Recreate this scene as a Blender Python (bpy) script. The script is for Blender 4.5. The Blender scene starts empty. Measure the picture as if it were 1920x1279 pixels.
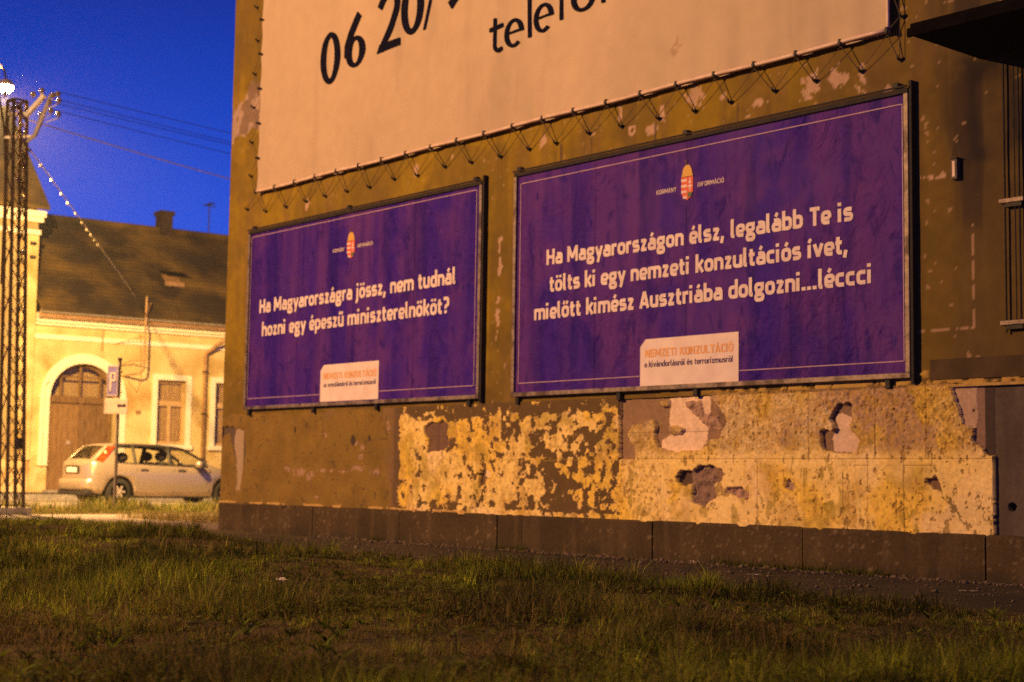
import bpy, bmesh, math, random
import numpy as np
from mathutils import Vector, Matrix

random.seed(7)
rng = np.random.default_rng(11)
scene = bpy.context.scene
COL = scene.collection
rad = math.radians

# ------------------------------------------------------------------ camera
CAM = Vector((12.634, -10.757, 0.765))
cam_d = bpy.data.cameras.new('camera')
cam_d.lens = 53.51
cam_d.sensor_width = 36.0
cam_d.clip_start = 0.05
cam_d.clip_end = 3000
cam_d.dof.use_dof = True
cam_d.dof.focus_distance = 9.8
cam_d.dof.aperture_fstop = 2.4
cam_o = bpy.data.objects.new('camera', cam_d)
COL.objects.link(cam_o)
R_ = Vector((0.6496, 0.7601, 0.0148)).normalized()
F_ = Vector((-0.758, 0.646, 0.0902)).normalized()
U_ = R_.cross(F_).normalized()
R_ = F_.cross(U_).normalized()
mw = Matrix(((R_.x, U_.x, -F_.x, CAM.x), (R_.y, U_.y, -F_.y, CAM.y), (R_.z, U_.z, -F_.z, CAM.z), (0, 0, 0, 1)))
cam_o.matrix_world = mw
scene.camera = cam_o

# ------------------------------------------------------------------ world: late blue hour
world = bpy.data.worlds.new('World')
scene.world = world
world.use_nodes = True
nt = world.node_tree
nt.nodes.clear()
wo = nt.nodes.new('ShaderNodeOutputWorld')
bg = nt.nodes.new('ShaderNodeBackground')
tc = nt.nodes.new('ShaderNodeTexCoord')
sep = nt.nodes.new('ShaderNodeSeparateXYZ')
ramp = nt.nodes.new('ShaderNodeValToRGB')
nt.links.new(tc.outputs['Generated'], sep.inputs[0])
nt.links.new(sep.outputs['Z'], ramp.inputs[0])
cr = ramp.color_ramp
cr.elements[0].position = 0.0
cr.elements[0].color = (0.001, 0.085, 0.68, 1)
cr.elements[1].position = 1.0
cr.elements[1].color = (0.0003, 0.002, 0.025, 1)
for p_, c_ in ((0.16, (0.0, 0.078, 0.70, 1)), (0.235, (0.0006, 0.052, 0.52, 1)), (0.31, (0.0015, 0.027, 0.31, 1)), (0.40, (0.0010, 0.009, 0.105, 1))):
    e = cr.elements.new(p_)
    e.color = c_
nt.links.new(ramp.outputs[0], bg.inputs['Color'])
bg.inputs['Strength'].default_value = 1.0
nt.links.new(bg.outputs[0], wo.inputs['Surface'])

# ------------------------------------------------------------------ exposure
scene.view_settings.view_transform = 'Standard'
scene.view_settings.look = 'None'
scene.view_settings.exposure = 0.0
scene.view_settings.gamma = 1.0
scene.view_settings.use_curve_mapping = False
scene.cycles.max_bounces = 6
scene.cycles.use_denoising = False
scene.cycles.sample_clamp_indirect = 4.0

SODIUM = (1.0, 0.535, 0.165)
SODIUM_Y = (1.0, 0.60, 0.20)

# ------------------------------------------------------------------ small library
def link(o, parent=None):
    COL.objects.link(o)
    if parent is not None:
        o.parent = parent
    return o

def tag(o, label=None, cat=None, group=None, kind=None):
    if label: o['label'] = label
    if cat: o['category'] = cat
    if group: o['group'] = group
    if kind: o['kind'] = kind
    return o

def thing(name, label, cat, loc=(0, 0, 0), rotz=0.0, group=None):
    o = bpy.data.objects.new(name, None)
    o.empty_display_size = 0.2
    o.location = loc
    o.rotation_euler = (0, 0, rotz)
    link(o)
    return tag(o, label, cat, group)

class MB:
    """collects shapes, then links them as one mesh object"""
    def __init__(s):
        s.v = []; s.f = []
    def add(s, vs, fs):
        n = len(s.v)
        s.v.extend([tuple(v) for v in vs])
        s.f.extend([tuple(i + n for i in f) for f in fs])
        return s
    def box(s, x0, x1, y0, y1, z0, z1):
        vs = [(x0, y0, z0), (x1, y0, z0), (x1, y1, z0), (x0, y1, z0), (x0, y0, z1), (x1, y0, z1), (x1, y1, z1), (x0, y1, z1)]
        return s.add(vs, [(3, 2, 1, 0), (4, 5, 6, 7), (0, 1, 5, 4), (1, 2, 6, 5), (2, 3, 7, 6), (3, 0, 4, 7)])
    def bar(s, a, b, w, h=None, up=(0, 0, 1)):
        a = Vector(a); b = Vector(b); h = h or w
        d = (b - a).normalized(); up = Vector(up)
        if abs(d.dot(up)) > 0.97: up = Vector((0.3, 1, 0.1))
        x = d.cross(up).normalized() * w / 2; y = d.cross(x).normalized() * h / 2
        vs = [a - x - y, a + x - y, a + x + y, a - x + y, b - x - y, b + x - y, b + x + y, b - x + y]
        return s.add(vs, [(3, 2, 1, 0), (4, 5, 6, 7), (0, 1, 5, 4), (1, 2, 6, 5), (2, 3, 7, 6), (3, 0, 4, 7)])
    def tube(s, pts, r, n=8, caps=True):
        pts = [Vector(p) for p in pts]
        rs = r if isinstance(r, (list, tuple)) else [r] * len(pts)
        vs = []; fs = []
        prev = None
        for i, p in enumerate(pts):
            d = (pts[min(i + 1, len(pts) - 1)] - pts[max(i - 1, 0)]).normalized()
            if prev is None:
                up = Vector((0, 0, 1)) if abs(d.z) < 0.9 else Vector((1, 0, 0))
                x = d.cross(up).normalized()
            else:
                x = (prev - d * prev.dot(d)).normalized()
            prev = x
            y = d.cross(x)
            for k in range(n):
                a = 2 * math.pi * k / n
                vs.append(p + (x * math.cos(a) + y * math.sin(a)) * rs[i])
        for i in range(len(pts) - 1):
            for k in range(n):
                k2 = (k + 1) % n
                fs.append((i * n + k, i * n + k2, (i + 1) * n + k2, (i + 1) * n + k))
        if caps:
            fs.append(tuple(range(n - 1, -1, -1)))
            fs.append(tuple((len(pts) - 1) * n + k for k in range(n)))
        return s.add(vs, fs)
    def lathe(s, prof, c=(0, 0, 0), axis='z', n=16):
        c = Vector(c); vs = []; fs = []
        for (r, h) in prof:
            for k in range(n):
                a = 2 * math.pi * k / n
                if axis == 'z': q = Vector((r * math.cos(a), r * math.sin(a), h))
                elif axis == 'x': q = Vector((h, r * math.cos(a), r * math.sin(a)))
                else: q = Vector((r * math.cos(a), h, r * math.sin(a)))
                vs.append(c + q)
        for i in range(len(prof) - 1):
            for k in range(n):
                k2 = (k + 1) % n
                fs.append((i * n + k, i * n + k2, (i + 1) * n + k2, (i + 1) * n + k))
        fs.append(tuple(range(n - 1, -1, -1)))
        fs.append(tuple((len(prof) - 1) * n + k for k in range(n)))
        return s.add(vs, fs)
    def poly(s, pts, y):   # flat polygon in the XZ plane facing -Y
        return s.add([(p[0], y, p[1]) for p in pts], [tuple(range(len(pts)))])
    def prism(s, pts, y0, y1):  # XZ outline extruded along Y
        n = len(pts)
        vs = [(p[0], y0, p[1]) for p in pts] + [(p[0], y1, p[1]) for p in pts]
        fs = [tuple(range(n)), tuple(range(2 * n - 1, n - 1, -1))]
        fs += [(i, i + n, (i + 1) % n + n, (i + 1) % n) for i in range(n)]
        return s.add(vs, fs)
    def build(s, name, mat, parent=None, bevel=0.0, smooth=False, M=None):
        me = bpy.data.meshes.new(name)
        me.from_pydata([tuple(v) for v in s.v], [], s.f)
        bm = bmesh.new(); bm.from_mesh(me)
        bmesh.ops.recalc_face_normals(bm, faces=bm.faces)
        bm.to_mesh(me); bm.free()
        me.materials.append(mat)
        if smooth:
            for p in me.polygons: p.use_smooth = True
        o = bpy.data.objects.new(name, me)
        if M is not None: o.matrix_local = M
        link(o, parent)
        if bevel:
            b = o.modifiers.new('bevel', 'BEVEL'); b.width = bevel; b.segments = 2; b.limit_method = 'ANGLE'
        return o

def np_mesh(name, V, Fq, mat, parent=None, colors=None, tris=None, smooth=False):
    me = bpy.data.meshes.new(name)
    V = np.asarray(V, dtype=np.float32)
    me.vertices.add(len(V)); me.vertices.foreach_set('co', V.ravel())
    loops = []; starts = []; tot = []
    nq = 0 if Fq is None else len(Fq); ntr = 0 if tris is None else len(tris)
    arr = []
    if nq: arr.append(np.asarray(Fq, dtype=np.int32).ravel())
    if ntr: arr.append(np.asarray(tris, dtype=np.int32).ravel())
    L = np.concatenate(arr)
    me.loops.add(len(L)); me.loops.foreach_set('vertex_index', L)
    st = np.concatenate([np.arange(nq) * 4, nq * 4 + np.arange(ntr) * 3]).astype(np.int32)
    me.polygons.add(nq + ntr)
    me.polygons.foreach_set('loop_start', st)
    me.update(calc_edges=True)
    if colors is not None:
        a = me.color_attributes.new('tint', 'FLOAT_COLOR', 'POINT')
        c = np.ones((len(V), 4), dtype=np.float32); c[:, :3] = colors
        a.data.foreach_set('color', c.ravel())
    if smooth:
        me.polygons.foreach_set('use_smooth', np.ones(nq + ntr, dtype=bool))
    me.materials.append(mat)
    o = bpy.data.objects.new(name, me)
    return link(o, parent)

# ------------------------------------------------------------------ materials
def mat(name, c1, c2=None, scale=3.0, detail=6.0, rough=0.85, bump=0.3, bscale=None, metal=0.0, lo=0.35, hi=0.65,
        c3=None, s3=1.0, attr=False, aniso=(1, 1, 1), bdist=0.01, spec=0.3, trans=0.0):
    m = bpy.data.materials.new(name); m.use_nodes = True
    t = m.node_tree; b = t.nodes['Principled BSDF']
    b.inputs['Roughness'].default_value = rough
    b.inputs['Metallic'].default_value = metal
    b.inputs['Specular IOR Level'].default_value = spec
    tcn = t.nodes.new('ShaderNodeTexCoord')
    mp = t.nodes.new('ShaderNodeMapping'); mp.inputs['Scale'].default_value = aniso
    t.links.new(tcn.outputs['Object'], mp.inputs[0])
    n1 = t.nodes.new('ShaderNodeTexNoise'); n1.inputs['Scale'].default_value = scale; n1.inputs['Detail'].default_value = detail
    t.links.new(mp.outputs[0], n1.inputs[0])
    mr = t.nodes.new('ShaderNodeMapRange'); mr.inputs[1].default_value = lo; mr.inputs[2].default_value = hi
    t.links.new(n1.outputs[0], mr.inputs[0])
    if attr:
        at = t.nodes.new('ShaderNodeVertexColor'); at.layer_name = 'tint'
        mx = t.nodes.new('ShaderNodeMix'); mx.data_type = 'RGBA'; mx.blend_type = 'MULTIPLY'
        mx.inputs[0].default_value = 1.0
        ma = t.nodes.new('ShaderNodeMix'); ma.data_type = 'RGBA'
        ma.inputs[6].default_value = (*c1, 1); ma.inputs[7].default_value = (*(c2 or c1), 1)
        t.links.new(mr.outputs[0], ma.inputs[0])
        t.links.new(ma.outputs[2], mx.inputs[6]); t.links.new(at.outputs[0], mx.inputs[7])
        t.links.new(mx.outputs[2], b.inputs['Base Color'])
    else:
        mx = t.nodes.new('ShaderNodeMix'); mx.data_type = 'RGBA'
        mx.inputs[6].default_value = (*c1, 1); mx.inputs[7].default_value = (*(c2 or c1), 1)
        t.links.new(mr.outputs[0], mx.inputs[0])
        out = mx.outputs[2]
        if c3 is not None:
            n3 = t.nodes.new('ShaderNodeTexNoise'); n3.inputs['Scale'].default_value = s3; n3.inputs['Detail'].default_value = 5
            t.links.new(tcn.outputs['Object'], n3.inputs[0])
            m3 = t.nodes.new('ShaderNodeMapRange'); m3.inputs[1].default_value = 0.5; m3.inputs[2].default_value = 0.66
            t.links.new(n3.outputs[0], m3.inputs[0])
            x3 = t.nodes.new('ShaderNodeMix'); x3.data_type = 'RGBA'
            t.links.new(m3.outputs[0], x3.inputs[0]); t.links.new(out, x3.inputs[6]); x3.inputs[7].default_value = (*c3, 1)
            out = x3.outputs[2]
        t.links.new(out, b.inputs['Base Color'])
    if bump:
        n2 = t.nodes.new('ShaderNodeTexNoise'); n2.inputs['Scale'].default_value = bscale or scale * 6; n2.inputs['Detail'].default_value = 6
        t.links.new(mp.outputs[0], n2.inputs[0])
        bp = t.nodes.new('ShaderNodeBump'); bp.inputs['Strength'].default_value = bump; bp.inputs['Distance'].default_value = bdist
        t.links.new(n2.outputs[0], bp.inputs['Height']); t.links.new(bp.outputs[0], b.inputs['Normal'])
    return m

def glass_mat(name, tint=(0.6, 0.65, 0.65), alpha_mix=0.75):
    m = bpy.data.materials.new(name); m.use_nodes = True
    t = m.node_tree; t.nodes.clear()
    o = t.nodes.new('ShaderNodeOutputMaterial'); mix = t.nodes.new('ShaderNodeMixShader')
    tr = t.nodes.new('ShaderNodeBsdfTransparent'); gl = t.nodes.new('ShaderNodeBsdfGlossy')
    tr.inputs[0].default_value = (*tint, 1); gl.inputs['Roughness'].default_value = 0.05
    lw_ = t.nodes.new('ShaderNodeLayerWeight'); lw_.inputs[0].default_value = 0.5
    pw = t.nodes.new('ShaderNodeMath'); pw.operation = 'POWER'; pw.inputs[1].default_value = 4.0
    ml = t.nodes.new('ShaderNodeMath'); ml.operation = 'MULTIPLY_ADD'; ml.inputs[1].default_value = 0.35; ml.inputs[2].default_value = 0.025
    t.links.new(lw_.outputs['Facing'], pw.inputs[0]); t.links.new(pw.outputs[0], ml.inputs[0])
    t.links.new(ml.outputs[0], mix.inputs[0]); t.links.new(tr.outputs[0], mix.inputs[1]); t.links.new(gl.outputs[0], mix.inputs[2])
    t.links.new(mix.outputs[0], o.inputs[0])
    return m

def emit_mat(name, col, strength):
    m = bpy.data.materials.new(name); m.use_nodes = True
    t = m.node_tree; b = t.nodes['Principled BSDF']
    b.inputs['Base Color'].default_value = (0.8, 0.7, 0.5, 1)
    b.inputs['Emission Color'].default_value = (*col, 1); b.inputs['Emission Strength'].default_value = strength
    n = t.nodes.new('ShaderNodeTexNoise'); n.inputs['Scale'].default_value = 20
    return m

M_render = mat('wall_render', (0.9, 0.9, 0.9), (1.08, 1.06, 1.04), scale=9, rough=0.92, bump=0.55, bscale=90, attr=True, bdist=0.006)
M_dado = mat('dado_plaster', (0.88, 0.88, 0.86), (1.1, 1.08, 1.06), scale=30, rough=0.9, bump=0.35, bscale=120, attr=True, bdist=0.004)
M_plinth = mat('plinth_concrete', (0.78, 0.78, 0.78), (1.2, 1.2, 1.2), scale=45, detail=8, rough=0.9, bump=0.7, bscale=160, attr=True, bdist=0.008)
M_dark = mat('dark_steel', (0.012, 0.011, 0.012), (0.03, 0.024, 0.02), scale=20, rough=0.6, bump=0.2, metal=0.3)
M_frame = mat('frame_metal', (0.16, 0.12, 0.10), (0.30, 0.22, 0.17), scale=18, rough=0.55, bump=0.2, metal=0.3, c3=(0.08, 0.05, 0.04), s3=6)
M_frame_side = mat('frame_side_steel', (0.015, 0.012, 0.014), (0.03, 0.02, 0.02), scale=20, rough=0.8, bump=0.2)
M_white_ink = mat('white_ink', (0.66, 0.50, 0.50), (0.78, 0.62, 0.60), scale=12, rough=0.7, bump=0.15)
M_line_ink = mat('line_ink', (0.40, 0.24, 0.34), (0.50, 0.32, 0.42), scale=12, rough=0.7, bump=0.15)
M_card = mat('white_card', (0.70, 0.54, 0.52), (0.80, 0.64, 0.60), scale=6, rough=0.7, bump=0.2)
M_orange_ink = mat('orange_ink', (0.72, 0.34, 0.13), (0.78, 0.42, 0.2), scale=9, rough=0.7, bump=0.1)
M_navy_ink = mat('navy_ink', (0.07, 0.035, 0.12), (0.10, 0.05, 0.15), scale=9, rough=0.7, bump=0.1)
M_black_ink = mat('black_ink', (0.004, 0.004, 0.014), (0.007, 0.006, 0.018), scale=9, rough=0.95, bump=0.05, spec=0.05)
M_red_ink = mat('red_ink', (0.62, 0.10, 0.06), (0.7, 0.14, 0.08), scale=9, rough=0.7, bump=0.1)
M_gold_ink = mat('gold_ink', (0.55, 0.30, 0.06), (0.68, 0.40, 0.08), scale=60, rough=0.6, bump=0.1)
M_green_ink = mat('green_ink', (0.08, 0.14, 0.06), (0.12, 0.16, 0.08), scale=60, rough=0.7, bump=0.1)
M_rope = mat('lacing_rope', (0.08, 0.055, 0.03), (0.13, 0.09, 0.05), scale=30, rough=0.9, bump=0.3)
M_pole_hem = mat('hem_tube', (0.62, 0.42, 0.34), (0.74, 0.54, 0.44), scale=10, rough=0.5, bump=0.1)
M_lattice = mat('lattice_steel', (0.028, 0.020, 0.014), (0.075, 0.052, 0.032), scale=12, rough=0.7, bump=0.3, metal=0.2)
M_galv = mat('galvanised', (0.35, 0.33, 0.30), (0.5, 0.47, 0.42), scale=12, rough=0.5, bump=0.2, metal=0.4)
M_porcelain = mat('porcelain', (0.12, 0.10, 0.075), (0.20, 0.165, 0.12), scale=20, rough=0.3, bump=0.02, spec=0.5)
M_asphalt = mat('asphalt', (0.026, 0.020, 0.014), (0.056, 0.041, 0.028), scale=3, rough=0.95, bump=0.7, bscale=150, c3=(0.022, 0.017, 0.013), s3=0.8)
M_walk = mat('sidewalk_asphalt', (0.10, 0.085, 0.085), (0.17, 0.14, 0.14), scale=3, rough=0.95, bump=0.6, bscale=120)
M_road = mat('road_dusty', (0.20, 0.17, 0.14), (0.34, 0.29, 0.22), scale=1.2, rough=0.95, bump=0.5, bscale=60)
M_soil = mat('soil', (0.034, 0.022, 0.006), (0.09, 0.056, 0.016), scale=6, rough=1.0, bump=1.0, bscale=45, bdist=0.03)
M_kerb = mat('kerb_stone', (0.22, 0.2, 0.18), (0.34, 0.31, 0.27), scale=5, rough=0.9, bump=0.4)
M_grass = mat('grass_blade', (0.85, 0.85, 0.85), (1.1, 1.1, 1.1), scale=2, rough=0.75, bump=0, attr=True, spec=0.2)
M_pebble = mat('pebble', (0.07, 0.048, 0.032), (0.20, 0.14, 0.10), scale=14, rough=0.9, bump=0.3)
M_paper = mat('paper_scrap', (0.6, 0.5, 0.5), (0.75, 0.65, 0.62), scale=14, rough=0.9, bump=0.1)
M_canopy = mat('canopy_sheet', (0.003, 0.002, 0.003), (0.006, 0.004, 0.005), scale=8, rough=0.97, bump=0.3, spec=0.03)
M_grey_plaster = mat('grey_plaster', (0.10, 0.075, 0.06), (0.15, 0.11, 0.09), scale=6, rough=0.9, bump=0.4, bscale=80)
# house
M_house = mat('house_render', (0.56, 0.43, 0.18), (0.70, 0.57, 0.28), scale=1.5, detail=9, rough=0.95, bump=0.3, bscale=40, c3=(0.42, 0.28, 0.09), s3=0.9)
M_trim = mat('house_trim', (0.80, 0.74, 0.56), (0.85, 0.8, 0.62), scale=4, rough=0.9, bump=0.2)
M_base = mat('house_base', (0.55, 0.38, 0.15), (0.72, 0.56, 0.3), scale=2.5, rough=0.95, bump=0.5, c3=(0.35, 0.2, 0.07), s3=1.5)
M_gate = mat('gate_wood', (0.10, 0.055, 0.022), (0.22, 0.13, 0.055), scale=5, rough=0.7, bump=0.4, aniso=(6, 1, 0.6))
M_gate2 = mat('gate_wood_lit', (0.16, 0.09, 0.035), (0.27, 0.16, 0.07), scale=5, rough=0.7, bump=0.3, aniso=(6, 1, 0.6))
M_roof = mat('roof_tiles', (0.026, 0.017, 0.010), (0.17, 0.105, 0.022), scale=0.7, detail=10, rough=0.95, bump=0.6, bscale=22, lo=.40, hi=.66, c3=(0.030, 0.022, 0.014), s3=0.45, aniso=(1, 1, 1))
M_wood = mat('window_wood', (0.42, 0.28, 0.13), (0.55, 0.38, 0.2), scale=9, rough=0.7, bump=0.2)
M_curtain = mat('curtain', (0.50, 0.32, 0.12), (0.72, 0.52, 0.24), scale=4, rough=0.9, bump=0.3, aniso=(8, 8, 0.3))
M_pipe = mat('zinc_pipe', (0.28, 0.16, 0.07), (0.4, 0.25, 0.12), scale=6, rough=0.5, bump=0.2, metal=0.2)
M_chim = mat('chimney_brick', (0.02, 0.013, 0.011), (0.045, 0.027, 0.02), scale=10, rough=0.9, bump=0.5)
# car
M_paint = mat('silver_paint', (0.29, 0.235, 0.19), (0.33, 0.27, 0.22), scale=80, rough=0.28, bump=0.0, metal=0.5, spec=0.5)
M_tyre = mat('tyre_rubber', (0.01, 0.01, 0.01), (0.02, 0.018, 0.018), scale=30, rough=0.9, bump=0.2)
M_rim = mat('wheel_rim', (0.35, 0.3, 0.25), (0.45, 0.4, 0.34), scale=20, rough=0.4, bump=0.05, metal=0.5)
M_plastic = mat('black_plastic', (0.012, 0.011, 0.012), (0.02, 0.018, 0.02), scale=30, rough=0.6, bump=0.1)
M_seat = mat('seat_cloth', (0.012, 0.010, 0.012), (0.025, 0.02, 0.022), scale=30, rough=0.95, bump=0.2)
M_lens = mat('red_lens', (0.40, 0.018, 0.004), (0.55, 0.05, 0.006), scale=12, rough=0.15, bump=0.1, spec=0.6)
M_lens2 = mat('clear_lens', (0.8, 0.6, 0.4), (0.9, 0.7, 0.5), scale=12, rough=0.1, bump=0.1, spec=0.6)
M_plate = mat('number_plate', (0.6, 0.58, 0.52), (0.7, 0.66, 0.6), scale=12, rough=0.5, bump=0.0)
M_glass = glass_mat('car_glass', (0.93, 0.95, 0.93))
M_wglass = glass_mat('window_glass', (0.85, 0.85, 0.8))
M_blue_sign = mat('sign_blue', (0.085, 0.065, 0.20), (0.10, 0.08, 0.23), scale=8, rough=0.6, bump=0.0)
M_sign_white = mat('sign_white', (0.30, 0.23, 0.21), (0.36, 0.28, 0.25), scale=8, rough=0.6, bump=0.0)
M_sign_post = mat('sign_post_steel', (0.08, 0.065, 0.055), (0.13, 0.1, 0.08), scale=12, rough=0.6, bump=0.1)

def add_translucency(m, amt):
    t = m.node_tree; b = t.nodes['Principled BSDF']; out = [n for n in t.nodes if n.type == 'OUTPUT_MATERIAL'][0]
    tl = t.nodes.new('ShaderNodeBsdfTranslucent'); mx = t.nodes.new('ShaderNodeMixShader'); mx.inputs[0].default_value = amt
    src = b.inputs['Base Color'].links[0].from_socket
    t.links.new(src, tl.inputs[0]); t.links.new(b.outputs[0], mx.inputs[1]); t.links.new(tl.outputs[0], mx.inputs[2]); t.links.new(mx.outputs[0], out.inputs['Surface'])
add_translucency(M_grass, 0.35)

# ------------------------------------------------------------------ numpy noise
_tab = rng.random((64, 256, 256)).astype(np.float32)
def vnoise(x, y, seed):
    xi = np.floor(x).astype(np.int64); yi = np.floor(y).astype(np.int64)
    fx = (x - xi).astype(np.float32); fy = (y - yi).astype(np.float32)
    fx = fx * fx * (3 - 2 * fx); fy = fy * fy * (3 - 2 * fy)
    T = _tab[seed % 64]
    a = T[xi & 255, yi & 255]; b = T[(xi + 1) & 255, yi & 255]; c = T[xi & 255, (yi + 1) & 255]; d = T[(xi + 1) & 255, (yi + 1) & 255]
    return (a * (1 - fx) + b * fx) * (1 - fy) + (c * (1 - fx) + d * fx) * fy
def fbm(x, y, s, octv=4, seed=0, g=0.5):
    r = 0; a = 1.0; t = 0
    for i in range(octv):
        r = r + a * vnoise(x * s * 2 ** i + 17.3 * i, y * s * 2 ** i + 9.1 * i, seed + i)
        t += a; a *= g
    return r / t      # 0..1, mean .5
def inpoly(px, py, poly):
    ins = np.zeros(px.shape, dtype=bool)
    n = len(poly); j = n - 1
    for i in range(n):
        xi, yi = poly[i]; xj, yj = poly[j]
        c = ((yi > py) != (yj > py)) & (px < (xj - xi) * (py - yi) / (yj - yi + 1e-12) + xi)
        ins ^= c; j = i
    return ins
def sstep(a, b, x):
    t = np.clip((x - a) / (b - a), 0, 1); return t * t * (3 - 2 * t)
def grid_faces(nx, nz, keep=None):
    i, k = np.meshgrid(np.arange(nx - 1), np.arange(nz - 1), indexing='ij')
    a = (i * nz + k).ravel()
    Fq = np.stack([a, a + nz, a + nz + 1, a + 1], axis=1)
    if keep is not None: Fq = Fq[keep.ravel()]
    return Fq
def mixc(c, new, m):
    m = m[..., None].astype(np.float32)
    return c * (1 - m) + np.asarray(new, dtype=np.float32) * m

# ------------------------------------------------------------------ ground
LAWN_EDGE = [(-60, -1.6), (-10.2, -1.6), (-8.0, -1.2), (-6.4, -0.75), (-4, -1.35), (-1, -1.95), (4, -2.45), (8, -2.5), (40, -2.6)]
def lawn_edge(x):
    return np.interp(x, [p[0] for p in LAWN_EDGE], [p[1] for p in LAWN_EDGE])
def soil_height(x, y):
    inside = sstep(-0.1, 0.6, lawn_edge(x) - y)
    h = (fbm(x, y, 0.5, 3, 3) - 0.5) * 0.16 + (fbm(x, y, 3.0, 3, 7) - 0.5) * 0.05
    return 0.012 + inside * (h + 0.02) * sstep(-9.6, -8.2, x)

def strip(name, x0, x1, y0, y1, z, m, zf=None, nx=2, ny=2):
    xs = np.linspace(x0, x1, nx); ys = np.linspace(y0, y1, ny)
    X, Y = np.meshgrid(xs, ys, indexing='ij')
    Z = np.full_like(X, z) if zf is None else zf(X, Y)
    o = np_mesh(name, np.stack([X, Y, Z], -1).reshape(-1, 3), grid_faces(nx, ny), m, smooth=True)
    return tag(o, kind='structure')

strip('ground', -300, 300, -300, 300, -0.03, M_soil)
strip('sidewalk', -14.0, -6.35, -60, 90, -0.004, M_walk)
strip('wall_foot_path', -6.35, 30, -3.2, 0.05, 0.0, M_asphalt)
strip('lawn_soil', -9.0, 26, -30, -0.6, 0, M_soil, zf=lambda X, Y: np.where(Y < lawn_edge(X) + 0.12, soil_height(X, Y), -0.02), nx=300, ny=260)
strip('verge_soil', -18.9, -14.0, -60, 90, 0.004, M_soil)
strip('road', -27.4, -19.0, -60, 90, -0.012, M_road)
k = MB().box(-19.05, -18.9, -60, 90, -0.1, 0.10).build('kerb', M_kerb); tag(k, kind='structure')
k = MB().box(-27.6, -27.4, -60, 90, -0.1, 0.16).build('kerb', M_kerb); tag(k, kind='structure')
strip('far_pavement', -31.5, -27.6, -60, 90, 0.19, M_road)

# ------------------------------------------------------------------ grass
def make_grass(name, pts, base_z, hgt, wid, tint, bend=0.45, lean=None, lb=None):
    n = len(pts)
    ang = rng.random(n) * 2 * math.pi
    if lean is None:
        lean = rng.random(n) * 2 * math.pi
        lb = (rng.random(n) ** 1.3) * bend * hgt
    dx = np.cos(ang) * wid / 2; dy = np.sin(ang) * wid / 2
    lx = np.cos(lean) * lb; ly = np.sin(lean) * lb
    x = pts[:, 0]; y = pts[:, 1]
    V = np.empty((n, 5, 3), dtype=np.float32)
    V[:, 0] = np.stack([x - dx, y - dy, base_z], -1)
    V[:, 1] = np.stack([x + dx, y + dy, base_z], -1)
    V[:, 2] = np.stack([x + dx * .75 + lx * .35, y + dy * .75 + ly * .35, base_z + hgt * .6], -1)
    V[:, 3] = np.stack([x - dx * .75 + lx * .35, y - dy * .75 + ly * .35, base_z + hgt * .6], -1)
    V[:, 4] = np.stack([x + lx, y + ly, base_z + hgt], -1)
    b = np.arange(n) * 5
    Fq = np.stack([b, b + 1, b + 2, b + 3], 1)
    Ft = np.stack([b + 3, b + 2, b + 4], 1)
    C = np.repeat(tint[:, None, :], 5, axis=1)
    o = np_mesh(name, V.reshape(-1, 3), Fq, M_grass, colors=C.reshape(-1, 3), tris=Ft)
    return o

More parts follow.
